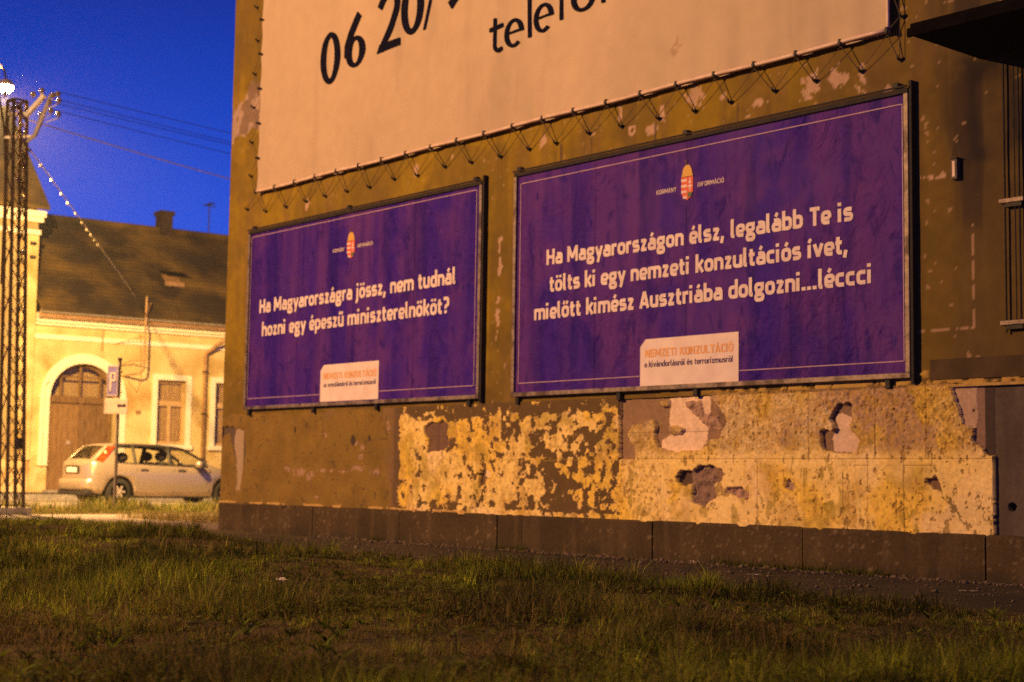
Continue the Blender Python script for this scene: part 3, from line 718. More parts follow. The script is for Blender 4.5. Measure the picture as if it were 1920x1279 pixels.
    for (cx, cz, r_) in ((5.20, .66, .035), (4.53, .54, .026), (3.4, 1.18, .03), (5.02, .58, .03)):
        q = np.hypot(X - cx, (Z - cz)); m = (q < r_ + .005) & (q > r_ - .005) & (X > cx - r_ * .3)
        C = mixc(C, np.array([0.14, 0.08, 0.04]), m * 0.8); h = h - m * 0.008
    mdg = (np.abs((X - 5.45) + (Z - 0.66) * 0.9 - 0.0 + (n3 - .5) * .12) < 0.012) & (Z < 0.74) & (Z > 0.45) & (X < 5.7)
    C = mixc(C, np.array([0.12, 0.08, 0.02]), mdg * 0.8)
    # exposed grey corner upper right, then grey concrete bay to the right
    m = put(P_corner, np.array([0.24, 0.145, 0.11]), 0.0)
    C = np.where((m & (X > 5.80))[..., None], np.array([0.055, 0.036, 0.032]), C)
    put(P_whitec, np.array([0.42, 0.28, 0.21]), 0.004)
    G = X >= xb
    gcol = np.broadcast_to(grey, X.shape + (3,)) * (0.72 + 0.55 * n2[..., None])
    gcol = mixc(gcol, np.array([0.05, 0.034, 0.03]), sstep(0.5, 0.7, vs) * 0.6)
    C = np.where(G[..., None], gcol, C); h = np.where(G, -0.004 + (n2 - .5) * 0.003, h)
    for (cx, cz, r_) in ((6.03, .60, .036), (5.70, 1.37, .012), (4.95, 1.40, .012)):
        m = np.hypot(X - cx, Z - cz) < r_; C = mixc(C, np.array([0.02, 0.015, 0.015]), m); h = h - m * 0.05
    # dark smear along the left border of the paint
    m = sstep(0.09, 0.03, np.abs(X + 2.17 + (n2 - .5) * .06)); C = mixc(C, np.array([0.10, 0.06, 0.035]), m * 0.7)
    # pale crumbs at the very bottom
    m = (Z < 0.402 + (n3 - .5) * 0.03) & (X < -0.8) & (n2 > .46); C = mixc(C, np.array([0.55, 0.34, 0.12]), m * 0.8); h = h + m * 0.02
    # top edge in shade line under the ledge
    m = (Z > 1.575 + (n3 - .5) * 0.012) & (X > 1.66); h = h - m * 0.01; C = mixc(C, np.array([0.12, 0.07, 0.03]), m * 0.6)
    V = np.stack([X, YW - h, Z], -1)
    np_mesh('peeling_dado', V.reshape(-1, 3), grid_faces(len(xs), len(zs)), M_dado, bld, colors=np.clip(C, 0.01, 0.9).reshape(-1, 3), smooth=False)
dado()

# back and sides of the building, roof cap
s = MB()
s.add([(XL, YW, 0), (XL, 11, 0), (XL, 11, 11), (XL, YW, 11)], [(0, 1, 2, 3)])
s.build('street_wall', mat('street_render', (0.2, 0.13, 0.06), (0.27, 0.18, 0.08), scale=3, bump=0.4), bld)
MB().add([(XR, YW, 0), (XR, 11, 0), (XR, 11, 11), (XR, YW, 11)], [(0, 1, 2, 3)]).add([(XL, 11, 0), (XR, 11, 0), (XR, 11, 11), (XL, 11, 11)], [(0, 1, 2, 3)]).build('rear_wall', M_grey_plaster, bld)
MB().box(XL - 0.1, XR + 0.1, YW - 0.12, 11.1, 11.0, 11.25).build('roof', M_canopy, bld)
# plinth slabs
joints = [-6.27, -3.887, -2.015, -0.214, 0.196, 2.148, 3.992, 5.821, 7.75, 9.7, 11.6, 13.4, 15.0]
for i in range(len(joints) - 1):
    a, b = joints[i] + 0.007, joints[i + 1] - 0.007
    f = 0.004 * math.sin(i * 2.7)
    xs = np.linspace(a, b, max(8, int((b - a) / .02))); zs = np.linspace(-.1, .380 + f * .4, 26)
    X, Z = np.meshgrid(xs, zs, indexing='ij')
    e_ = np.minimum(X - a, b - X)
    chip = np.maximum(0, fbm(X, X * 0 + i, 7, 3, 83) - .62) * .16 + np.maximum(0, .03 - e_) * np.maximum(0, fbm(X, X * 0 + i, 3, 2, 85) - .45) * 2.2
    Zc = np.minimum(Z, zs[-1] - chip)
    nn = fbm(X, Z, 2.2, 4, 87); n9 = fbm(X, Z, 26, 3, 89); vv = fbm(X * 6, Z * .7, 1.5, 3, 91)
    Cp = np.broadcast_to(np.array([0.062, 0.038, 0.016]), X.shape + (3,)) * (0.55 + 0.9 * nn)[..., None]
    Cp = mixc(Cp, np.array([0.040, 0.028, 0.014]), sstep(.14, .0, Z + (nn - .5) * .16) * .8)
    Cp = mixc(Cp, np.array([0.11, 0.07, 0.034]), sstep(.60, .74, vv) * .4)
    Cp = mixc(Cp, np.array([0.20, 0.14, 0.08]), ((n9 > .74) & (nn > .5)) * .6)
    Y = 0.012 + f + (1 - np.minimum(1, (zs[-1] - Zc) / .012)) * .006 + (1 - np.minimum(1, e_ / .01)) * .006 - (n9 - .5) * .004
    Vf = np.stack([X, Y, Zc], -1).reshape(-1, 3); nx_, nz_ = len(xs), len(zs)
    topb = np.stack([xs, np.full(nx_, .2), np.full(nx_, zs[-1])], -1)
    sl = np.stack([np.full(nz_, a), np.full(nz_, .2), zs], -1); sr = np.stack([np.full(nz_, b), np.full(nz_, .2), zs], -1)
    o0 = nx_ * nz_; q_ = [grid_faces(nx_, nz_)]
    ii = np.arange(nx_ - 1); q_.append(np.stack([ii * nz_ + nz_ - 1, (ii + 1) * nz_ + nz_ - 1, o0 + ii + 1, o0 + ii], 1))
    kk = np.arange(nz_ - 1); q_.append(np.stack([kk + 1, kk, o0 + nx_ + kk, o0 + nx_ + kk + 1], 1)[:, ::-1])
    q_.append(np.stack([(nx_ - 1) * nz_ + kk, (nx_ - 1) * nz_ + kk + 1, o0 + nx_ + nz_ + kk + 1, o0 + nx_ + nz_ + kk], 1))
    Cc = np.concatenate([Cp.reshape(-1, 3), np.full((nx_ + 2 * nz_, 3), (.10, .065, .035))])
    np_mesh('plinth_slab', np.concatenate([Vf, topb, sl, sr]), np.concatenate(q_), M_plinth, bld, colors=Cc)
MB().box(-6.26, 14.99, 0.035, 0.19, -0.1, 0.372).build('plinth_core', M_dark, bld)
# thin ledge above the dado on the right
MB().box(5.10, 14.9, 0.035, YW + .01, 1.565, 1.590).build('ledge', mat('ledge_paint', (0.34, 0.2, 0.06), (0.5, 0.32, 0.1), scale=12, bump=0.4), bld, bevel=0.004)
MB().box(5.30, 14.9, 0.052, YW + .02, 1.63, 1.80).build('dark_band', mat('dark_band', (0.050, 0.029, 0.012), (0.09, 0.052, 0.022), scale=4, bump=0.4), bld, bevel=0.003)
# canopy
c = MB()
c.box(5.80, 14.5, -0.905, YW, 4.25, 4.345)
c.build('canopy', M_canopy, bld, bevel=0.004)
MB().box(5.79, 14.5, -0.935, -0.907, 4.235, 4.30).build('canopy_edge', M_canopy, bld)
# little vent box with broken plaster
v = thing('wall_box', 'small pale metal box on the wall right of the larger billboard', 'box', (5.57, YW, 3.28))
MB().box(-0.03, 0.03, -0.05, 0.0, 0, 0.17).build('casing', M_grey_plaster, v, bevel=0.005)
MB().box(-0.034, 0.034, -0.06, 0.0, 0.172, 0.18).build('lid', M_dark, v)
MB().box(-0.012, 0.012, -0.054, -0.0505, 0.02, 0.15).build('cover_plate', M_pole_hem, v)

# conduits at the right edge
cd = thing('conduit_run', 'dark vertical steel conduits with wall brackets at the right edge', 'conduit', (6.08, YW, 2.0))
for (x, r_, z0) in ((-0.055, 0.008, -0.02), (0.035, 0.005, 0.02), (0.075, 0.008, 0.0)):
    MB().tube([(x, -0.03, z0), (x, -0.03, 2.28)], r_, 8).build('pipe', M_dark, cd)
for z in (0.04, 1.02):
    MB().box(-0.10, 0.12, -0.055, 0.0, z, z + 0.035).build('bracket', M_frame, cd, bevel=0.003)
    MB().box(-0.05, 0.10, -0.048, 0.0, z - 0.035, z - 0.004).build('clamp', M_dark, cd)

# ------------------------------------------------------------------ stroke lettering
S = 0.62
def rnd(pts, r, closed=False, n=5):
    out = []
    m = len(pts)
    for i in range(m):
        p = Vector(pts[i] + (0,)) if len(pts[i]) == 2 else Vector(pts[i])
        if (not closed) and (i == 0 or i == m - 1):
            out.append((p.x, p.y)); continue
        a = Vector((*pts[(i - 1) % m], 0)); b = Vector((*pts[(i + 1) % m], 0))
        da = a - p; db = b - p
        if da.length < 1e-6 or db.length < 1e-6: continue
        rr = min(r, da.length * 0.5, db.length * 0.5)
        if r <= 0.05:
            out.append((p.x, p.y)); continue
        p0 = p + da.normalized() * rr; p1 = p + db.normalized() * rr
        for k in range(n + 1):
            t = k / n
            q = p0 * (1 - t) ** 2 + p * 2 * t * (1 - t) + p1 * t * t
            out.append((q.x, q.y))
    return out
L, Rr, T, Bt = .65, 3.75, 4.40, .62
def box(x0, y0, x1, y1, r): return ('c', [(x0, y0), (x1, y0), (x1, y1), (x0, y1)], r)
def pl(pts, r=0.0, w=1.0): return ('o', pts, r, w)
def bowl(): return box(L, Bt, Rr, T, 1.35)
AC = lambda x: pl([(x - .35, 5.75), (x + .55, 7.2)], w=.9)
UM = lambda x: [pl([(x - 1.0, 5.9), (x - 1.0, 7.05)], w=.95), pl([(x + 1.0, 5.9), (x + 1.0, 7.05)], w=.95)]
DA = lambda x: [pl([(x - 1.1, 5.75), (x - .5, 7.2)], w=.85), pl([(x + .6, 5.75), (x + 1.2, 7.2)], w=.85)]
DOT = lambda x: pl([(x, 6.0), (x, 7.3)], w=1.05)
G = {}
G['o'] = (4.4, [bowl()])
G['n'] = (4.4, [pl([(L, 0), (L, 5)]), pl([(L, T), (Rr, T), (Rr, 0)], 1.3)])
G['m'] = (7.0, [pl([(L, 0), (L, 5)]), pl([(L, T), (3.5, T), (3.5, 0)], 1.1), pl([(3.3, T), (6.35, T), (6.35, 0)], 1.2)])
G['h'] = (4.4, [pl([(L, 0), (L, 7.5)]), pl([(L, T), (Rr, T), (Rr, 0)], 1.3)])
G['u'] = (4.4, [pl([(L, 5), (L, Bt), (Rr, Bt)], 1.2), pl([(Rr, 5), (Rr, 0)])])
G['a'] = (4.3, [pl([(.9, T), (Rr - .1, T), (Rr - .1, 0)], 1.2), pl([(Rr - .1, 2.85), (L, 2.85), (L, Bt), (Rr - .1, Bt)], .9)])
G['e'] = (4.2, [pl([(L, 2.25), (3.65, 2.25)], w=.85), pl([(3.65, 2.25), (3.65, T), (L, T), (L, Bt), (3.6, Bt)], 1.3)])
G['g'] = (4.5, [box(L, 1.95, Rr - .15, T, 1.0), pl([(2.6, T + .12), (4.4, T + .12)], w=.8), pl([(L + .35, 2.0), (L + .35, .25)], w=.8), box(L, -1.65, Rr + .05, .42, .9)])
G['y'] = (4.3, [pl([(.5, 5), (2.2, .4)]), pl([(3.85, 5), (1.55, -1.95)])])
G['v'] = (4.3, [pl([(.5, 5), (2.15, .2)]), pl([(3.85, 5), (2.15, .2)])])
G['r'] = (3.0, [pl([(L, 0), (L, 5)]), pl([(L, 3.9), (1.4, T), (2.85, T)], .5)])
G['s'] = (3.9, [pl([(3.5, T), (L, T), (L, 2.55), (3.35, 2.55), (3.35, Bt), (.35, Bt)], .95)])
G['z'] = (3.8, [pl([(.4, T), (3.0, T)]), pl([(3.0, T + .35), (.85, Bt - .3)]), pl([(.5, Bt), (3.5, Bt)])])
G['t'] = (3.1, [pl([(1.2, 6.5), (1.2, Bt), (2.9, Bt)], 1.1), pl([(.1, T), (2.85, T)], w=.95)])
G['l'] = (2.1, [pl([(L, 7.5), (L, Bt + .05), (1.75, Bt - .05)], .8)])
G['i'] = (1.9, [pl([(L, 0), (L, 5)]), DOT(L)])
G['j'] = (1.9, [pl([(.9, 5), (.9, -1.4), (-.3, -1.4)], .8), DOT(.9)])
G['b'] = (4.4, [pl([(L, 0), (L, 7.5)]), pl([(L, T), (Rr, T), (Rr, Bt), (L, Bt)], 1.3)])
G['d'] = (4.4, [pl([(Rr, 0), (Rr, 7.5)]), pl([(Rr, T), (L, T), (L, Bt), (Rr, Bt)], 1.3)])
G['p'] = (4.4, [pl([(L, -2), (L, 5)]), pl([(L, T), (Rr, T), (Rr, Bt), (L, Bt)], 1.3)])
G['k'] = (4.1, [pl([(L, 0), (L, 7.5)]), pl([(3.7, 5.0), (1.3, 2.4)], w=.95), pl([(1.7, 2.9), (3.75, 0)], w=.95)])
G['c'] = (3.9, [pl([(3.6, T), (L, T), (L, Bt), (3.6, Bt)], 1.3)])
G[','] = (1.9, [pl([(.95, 1.3), (.35, -1.5)], w=1.0)])
G['.'] = (1.9, [pl([(.75, 0), (.75, 1.35)], w=1.15)])
G['?'] = (3.8, [pl([(.3, 6.55), (3.3, 6.55), (3.3, 3.5), (1.75, 3.4), (1.75, 2.0)], 1.2), pl([(1.75, 0), (1.75, 1.3)], w=1.1)])
G[' '] = (2.0, [])
G['H'] = (5.2, [pl([(L, 0), (L, 7)]), pl([(4.35, 0), (4.35, 7)]), pl([(L, 3.5), (4.35, 3.5)])])
G['M'] = (6.6, [pl([(L, 0), (L, 7)]), pl([(5.7, 0), (5.7, 7)]), pl([(.75, 6.8), (3.15, 1.6)]), pl([(5.6, 6.8), (3.15, 1.6)])])
G['A'] = (5.2, [pl([(.5, 0), (2.45, 7)]), pl([(4.6, 0), (2.65, 7)]), pl([(1.2, 1.9), (3.9, 1.9)], w=.9)])
G['T'] = (4.7, [pl([(.1, 6.4), (4.5, 6.4)]), pl([(2.3, 6.3), (2.3, 0)])])
G['N'] = (5.3, [pl([(L, 0), (L, 7)]), pl([(4.4, 0), (4.4, 7)]), pl([(.85, 6.7), (4.2, .3)])])
G['E'] = (4.3, [pl([(3.8, 6.4), (L, 6.4), (L, Bt), (3.8, Bt)], 0.02), pl([(L, 3.5), (3.5, 3.5)])])
G['Z'] = (4.4, [pl([(.4, 6.4), (3.7, 6.4)]), pl([(3.6, 6.6), (.8, .4)]), pl([(.4, Bt), (3.9, Bt)])])
G['K'] = (4.9, [pl([(L, 0), (L, 7)]), pl([(4.2, 7), (1.3, 3.3)]), pl([(1.9, 4.1), (4.4, 0)])])
G['O'] = (5.1, [box(L, Bt, 4.35, 6.4, 1.5)])
G['U'] = (5.0, [pl([(L, 7), (L, Bt), (4.2, Bt), (4.2, 7)], 1.4)])
G['L'] = (4.0, [pl([(L, 7), (L, Bt), (3.7, Bt)], .02)])
G['C'] = (4.4, [pl([(4.0, 6.4), (L, 6.4), (L, Bt), (4.0, Bt)], 1.5)])
G['I'] = (1.9, [pl([(L, 0), (L, 7)])])
G['R'] = (4.9, [pl([(L, 0), (L, 7)]), pl([(L, 6.4), (4.1, 6.4), (4.1, 3.2), (L, 3.2)], 1.2), pl([(2.6, 3.2), (4.3, 0)])])
G['F'] = (4.2, [pl([(3.8, 6.4), (L, 6.4), (L, 0)], .02), pl([(L, 3.4), (3.4, 3.4)])])
G['Y'] = (4.8, [pl([(.4, 7), (2.35, 3.2)]), pl([(4.3, 7), (2.35, 3.2)]), pl([(2.35, 3.4), (2.35, 0)])])
for a_, b_, x_ in (('á', 'a', 2.0), ('é', 'e', 2.0), ('ó', 'o', 2.2)):
    G[a_] = (G[b_][0], G[b_][1] + [AC(x_)])
G['í'] = (1.9, [pl([(L, 0), (L, 5)]), AC(.8)])
G['ö'] = (4.4, G['o'][1] + UM(2.2)); G['ő'] = (4.4, G['o'][1] + DA(2.2)); G['ű'] = (4.4, G['u'][1] + DA(2.2))
G['Á'] = (5.2, G['A'][1] + [pl([(2.3, 7.6), (3.1, 8.8)], w=.8)]); G['Ó'] = (5.1, G['O'][1] + [pl([(2.3, 7.6), (3.1, 8.8)], w=.8)])

def ribbon(mb, pts, w, closed, y, tf):
    P = [Vector((p[0], p[1])) for p in pts]
    q = [P[0]]
    for p in P[1:]:
        if (p - q[-1]).length > 1e-4: q.append(p)
    if closed and (q[0] - q[-1]).length < 1e-4: q.pop()
    P = q; n = len(P); Lf = []; Rg = []
    for i in range(n):
        if closed: a, b = P[(i - 1) % n], P[(i + 1) % n]
        else: a, b = P[max(i - 1, 0)], P[min(i + 1, n - 1)]
        d1 = (P[i] - a); d2 = (b - P[i])
        if d1.length < 1e-6: d1 = d2
        if d2.length < 1e-6: d2 = d1
        d1 = d1.normalized(); d2 = d2.normalized()
        n1 = Vector((-d1.y, d1.x)); n2 = Vector((-d2.y, d2.x))
        nn = (n1 + n2).normalized(); k_ = min(1 / max(nn.dot(n1), .4), 1.8)
        Lf.append(P[i] + nn * w / 2 * k_); Rg.append(P[i] - nn * w / 2 * k_)
    vs = []
    for i in range(n):
        for q in (Lf[i], Rg[i]):
            X_, Z_ = tf(q.x, q.y); vs.append((X_, y, Z_))
    fs = []
    for i in range(n if closed else n - 1):
        j = (i + 1) % n
        fs.append((2 * i, 2 * i + 1, 2 * j + 1, 2 * j))
    mb.add(vs, fs)

def text_mesh(txt, x0, x1, z0, cap, y, sw=1.24, z1=None, gap=.55):
    """letters from x0 to x1 standing on a line from z0 to z1, capital height cap (metres)"""
    tot = sum(G[c][0] + gap for c in txt) - gap
    sx = (x1 - x0) / tot; sz = cap / 7.0
    z1 = z0 if z1 is None else z1
    mb = MB(); u = 0.0; k_ = 0
    for c in txt:
        w, strokes = G[c]
        for st in strokes:
            yy = y - 0.00035 * (k_ % 5); k_ += 1
            cx = u
            tf = lambda a, b, cx=cx: (x0 + (cx + a) * sx, z0 + (z1 - z0) * (cx + a) / tot + b * sz)
            if st[0] == 'c': ribbon(mb, rnd(st[1], st[2], True), sw, True, yy, tf)
            else: ribbon(mb, rnd(st[1], st[2]), sw * st[3], False, yy, tf)
        u += w + gap
    return mb

def text_words(txt, x0, x1, z0, cap, y, sw, z1):
    gap = .55
    tot = sum(G[c][0] + gap for c in txt) - gap
    u = 0.0; out = []
    for wd in txt.split(' '):
        wl_ = sum(G[c][0] + gap for c in wd) - gap
        a, b = u / tot, (u + wl_) / tot
        out.append(text_mesh(wd, x0 + (x1 - x0) * a, x0 + (x1 - x0) * b, z0 + (z1 - z0) * a, cap, y, sw, z0 + (z1 - z0) * b))
        u += wl_ + gap + G[' '][0] + gap
    return out

# ------------------------------------------------------------------ billboards
def poster_mat(name, seed, warm):
    m = bpy.data.materials.new(name); m.use_nodes = True
    t = m.node_tree; b = t.nodes['Principled BSDF']; b.inputs['Roughness'].default_value = 0.62
    b.inputs['Specular IOR Level'].default_value = 0.08
    tcn = t.nodes.new('ShaderNodeTexCoord')
    def noise(scale, sc, det=5, off=0.0, dist=0.0):
        mp = t.nodes.new('ShaderNodeMapping'); mp.inputs['Scale'].default_value = sc; mp.inputs['Location'].default_value = (seed + off, off, seed)
        n = t.nodes.new('ShaderNodeTexNoise'); n.inputs['Scale'].default_value = scale; n.inputs['Detail'].default_value = det; n.inputs['Distortion'].default_value = dist
        t.links.new(tcn.outputs['Object'], mp.inputs[0]); t.links.new(mp.outputs[0], n.inputs[0]); return n
    def ramp_(n, lo, hi):
        r = t.nodes.new('ShaderNodeMapRange'); r.inputs[1].default_value = lo; r.inputs[2].default_value = hi; t.links.new(n.outputs[0], r.inputs[0]); return r
    def mixn(fac, a, bcol, k=1.0):
        x = t.nodes.new('ShaderNodeMix'); x.data_type = 'RGBA'
        if k != 1.0:
            mm = t.nodes.new('ShaderNodeMath'); mm.operation = 'MULTIPLY'; mm.inputs[1].default_value = k; t.links.new(fac, mm.inputs[0]); fac = mm.outputs[0]
        t.links.new(fac, x.inputs[0])
        if isinstance(a, tuple): x.inputs[6].default_value = (*a, 1)
        else: t.links.new(a, x.inputs[6])
        x.inputs[7].default_value = (*bcol, 1)
        return x.outputs[2]
    base = (0.038, 0.010, 0.250); worn = (0.105, 0.029, 0.215); deep = (0.016, 0.004, 0.170)
    c = mixn(ramp_(noise(1.0, (2.4, 1, 0.10), 2), 0.40, 0.60).outputs[0], base, worn, 0.75)
    c = mixn(ramp_(noise(2.2, (1, 1, 1), 6, 3.0), 0.48, 0.66).outputs[0], c, worn, 0.8 * warm)
    c = mixn(ramp_(noise(1.6, (2.6, 1, 0.35), 5, 11.0), 0.50, 0.68).outputs[0], c, deep, 0.7)
    c = mixn(ramp_(noise(6.0, (1, 1, 0.5), 6, 5.0, 1.2), 0.54, 0.70).outputs[0], c, deep, 0.75)
    c = mixn(ramp_(noise(30.0, (1, 1, 1), 4, 9.0), 0.55, 0.75).outputs[0], c, worn, 0.4)
    t.links.new(c, b.inputs['Base Color'])
    n1 = noise(4.5, (1, 1, 0.7), 8, 2.0, 2.2); n2 = noise(22, (1, 1, 1), 4, 7.0, 0.6)
    ad = t.nodes.new('ShaderNodeMath'); ad.operation = 'MULTIPLY_ADD'; ad.inputs[1].default_value = 0.25
    t.links.new(n2.outputs[0], ad.inputs[0]); t.links.new(n1.outputs[0], ad.inputs[2])
    bp = t.nodes.new('ShaderNodeBump'); bp.inputs['Strength'].default_value = 1.0; bp.inputs['Distance'].default_value = 0.045
    mk = t.nodes.new('ShaderNodeMath'); mk.operation = 'MULTIPLY'
    t.links.new(ramp_(noise(0.9, (1, 1, 1), 3, 13.0), 0.34, 0.56).outputs[0], mk.inputs[1]); t.links.new(ad.outputs[0], mk.inputs[0])
    t.links.new(mk.outputs[0], bp.inputs['Height']); t.links.new(bp.outputs[0], b.inputs['Normal'])
    return m

def billboard(x0, x1, zb, zt, label, lines, emb, korm, card, nem, line_rect, sub, seed, brackets_top, brackets_bottom, card_lines, warm):
    W = x1 - x0; H = zt - zb
    t = thing('billboard', label, 'billboard', (x0, YW, zb), group='purple poster billboards on the wall')
    fw = 0.045
    def lo(x, z): return x - x0, z - zb
    yf = -YW          # frame front in local y
    # rails: face plate and dark deep sides
    for (a, b, c_, d) in ((0, W, 0, fw), (0, W, H - fw, H)):
        MB().box(a, b, yf, -0.002, c_, d).build('frame_rail', M_frame if c_ == 0 else M_frame_side, t, bevel=0.004)
    for (a, b, m_) in ((0, fw, M_frame), (W - fw, W, M_frame)):
        MB().box(a, b, yf + 0.001, -0.003, fw + 0.001, H - fw - 0.001).build('frame_rail', m_, t, bevel=0.004)
    # right side: unlit depth of the frame, its shade painted as a near-black strip
    MB().box(W + 0.003, W + 0.030, yf + 0.012, -0.002, -0.05, H + 0.06).build('side_shade', M_frame_side, t)
    MB().box(0.0, W, yf - 0.020, yf - 0.002, H + 0.003, H + 0.018).build('top_angle', M_frame_side, t)
    # poster with paper waves
    nx, nz = 260, 120
    xs = np.linspace(fw, W - fw, nx); zs = np.linspace(fw, H - fw, nz)
    X, Z = np.meshgrid(xs, zs, indexing='ij')
    wav = (fbm(X + seed, Z * .35, 2.2, 3, seed + 3) - .5) * 0.006 + (fbm(X + seed, Z, 7, 4, seed + 9) - .5) * 0.003
    V = np.stack([X, yf + 0.0285 + wav, Z], -1).reshape(-1, 3)
    po = np_mesh('poster', V, grid_faces(nx, nz), poster_mat('poster_paper_%d' % seed, seed, warm), t, smooth=True)
    yt = yf + 0.0225
    for (txt, xa, xb, z0, cap, z1) in lines:
        xa_, z0_ = lo(xa, z0); xb_, z1_ = lo(xb, z1)
        for wmb in text_words(txt, xa_, xb_, z0_, cap, yt, 1.52, z1_): wmb.build('printed_word', M_white_ink, po)
    # thin border line
    ax, az = lo(line_rect[0], line_rect[1]); bx, bz = lo(line_rect[2], line_rect[3])
    cx0, cz0 = lo(card[0], card[1]); cx1, cz1 = lo(card[2], card[3])
    lw = 0.009
    b_ = MB()
    for (p, q) in (((ax, bz), (bx, bz)), ((ax, az), (ax, bz)), ((bx, az), (bx, bz)), ((ax, az), (cx0, az)), ((cx1, az), (bx, az))):
        xa, xb = min(p[0], q[0]), max(p[0], q[0]); za, zb_ = min(p[1], q[1]), max(p[1], q[1])
        if xb - xa > zb_ - za: b_.box(xa + lw, xb - lw, yt - 0.0005, yt + 0.0005, za - lw / 2, za + lw / 2)
        else: b_.box(xa - lw / 2, xa + lw / 2, yt - 0.0005, yt + 0.0005, za, zb_)
    b_.build('border_line', M_line_ink, po)
    # card
    ch = 0.075
    MB().prism([(cx0, cz0), (cx1, cz0), (cx1, cz1), (cx0 + ch, cz1), (cx0, cz1 - ch)], yt - 0.0015, yt + 0.002).build('label_card', M_card, po)
    (na, nb_, nz0, ncap), (ka, kb, kz0, kcap) = card_lines
    x_a, z_a = lo(na, nz0); x_b, _ = lo(nb_, 0)
    for wmb in text_words('NEMZETI KONZULTÁCIÓ', x_a, x_b, z_a, ncap, yt - 0.004, 1.5, z_a): wmb.build('card_title', M_orange_ink, po)
    x_a, z_a = lo(ka, kz0); x_b, _ = lo(kb, 0)
    for wmb in text_words(sub, x_a, x_b, z_a, kcap, yt - 0.004, 1.2, z_a): wmb.build('card_subtitle', M_navy_ink, po)
    # ministry wordmark and crest
    (a0, a1, az0), (b0, b1, bz0), kc = korm
    for w_, p0, p1, zz in (('KORMÁNY', a0, a1, az0), ('INFORMÁCIÓ', b0, b1, bz0)):
        xx, z_ = lo(p0, zz); xe, _ = lo(p1, 0)
        text_mesh(w_, xx, xe, z_, kc, yt, .95).build('wordmark', M_white_ink, po)
        # taller initial
    ex, ez, ew, eh = emb        # centre x, bottom z of shield, width, shield height
    ex, ez = lo(ex, ez)
    em = MB().prism([(ex - ew / 2, ez + eh), (ex - ew / 2, ez + eh * .35), (ex - ew * .36, ez + eh * .12), (ex, ez - eh * .02), (ex + ew * .36, ez + eh * .12), (ex + ew / 2, ez + eh * .35), (ex + ew / 2, ez + eh)], yt - 0.001, yt + 0.001)
    em.build('crest_shield', M_red_ink, po)
    st = MB()
    for k_ in range(4):
        zc = ez + eh * (0.86 - k_ * 0.25)
        xl = ex - ew / 2 if k_ < 3 else ex - ew * .34
        st.box(xl, ex - 0.003, yt - 0.0022, yt - 0.0012, zc - eh * .055, zc + eh * .055)
    cx_ = ex + ew * .25
    st.box(cx_ - .006, cx_ + .006, yt - 0.0022, yt - 0.0012, ez + eh * .36, ez + eh * .95)
    st.box(cx_ - ew * .13, cx_ + ew * .13, yt - 0.0032, yt - 0.0023, ez + eh * .72, ez + eh * .79)
    st.box(cx_ - ew * .19, cx_ + ew * .19, yt - 0.0032, yt - 0.0023, ez + eh * .54, ez + eh * .61)
    st.build('crest_bars', M_white_ink, po)
    MB().prism([(ex + .01, ez + .02), (ex + ew * .36, ez + eh * .13), (ex + ew * .46, ez + eh * .30), (ex + .01, ez + eh * .30)], yt - 0.0032, yt - 0.0022).build('crest_hill', M_green_ink, po)
    cw = MB(); pts = [(ex - ew * .5, ez + eh * 1.02)]
    for k_ in range(9):
        a = math.pi * (1 - k_ / 8)
        pts.append((ex + math.cos(a) * ew * .42, ez + eh * 1.12 + math.sin(a) * eh * .42))
    pts.append((ex + ew * .5, ez + eh * 1.02))
    cw.prism(pts, yt - 0.0012, yt + 0.001)
    cw.bar((ex + .0, yt - .001, ez + eh * 1.5), (ex - ew * .12, yt - .001, ez + eh * 1.78), 0.010, 0.002)
    cw.bar((ex - ew * .16, yt - .002, ez + eh * 1.66), (ex + ew * .05, yt - .002, ez + eh * 1.73), 0.008, 0.001)
    cw.build('crest_crown', M_gold_ink, po)
    # paper strip seams
    for k_ in range(1, 4):
        xx = W * k_ / 4
        MB().box(xx - .003, xx + .001, yt + 0.0028, yt + 0.0075, fw + .01, H - fw - .01).build('paper_seam', po.data.materials[0], po)
    for bx_ in brackets_top:
        MB().box(bx_ - .03, bx_ + .03, yf + 0.02, -0.002, H + 0.019, H + 0.065).build('bracket', M_dark, t, bevel=0.004)
    for bx_ in brackets_bottom:
        MB().box(bx_ - .025, bx_ + .025, yf + 0.02, -0.002, -0.08, -0.003).build('bracket', M_dark, t, bevel=0.004)
    return t

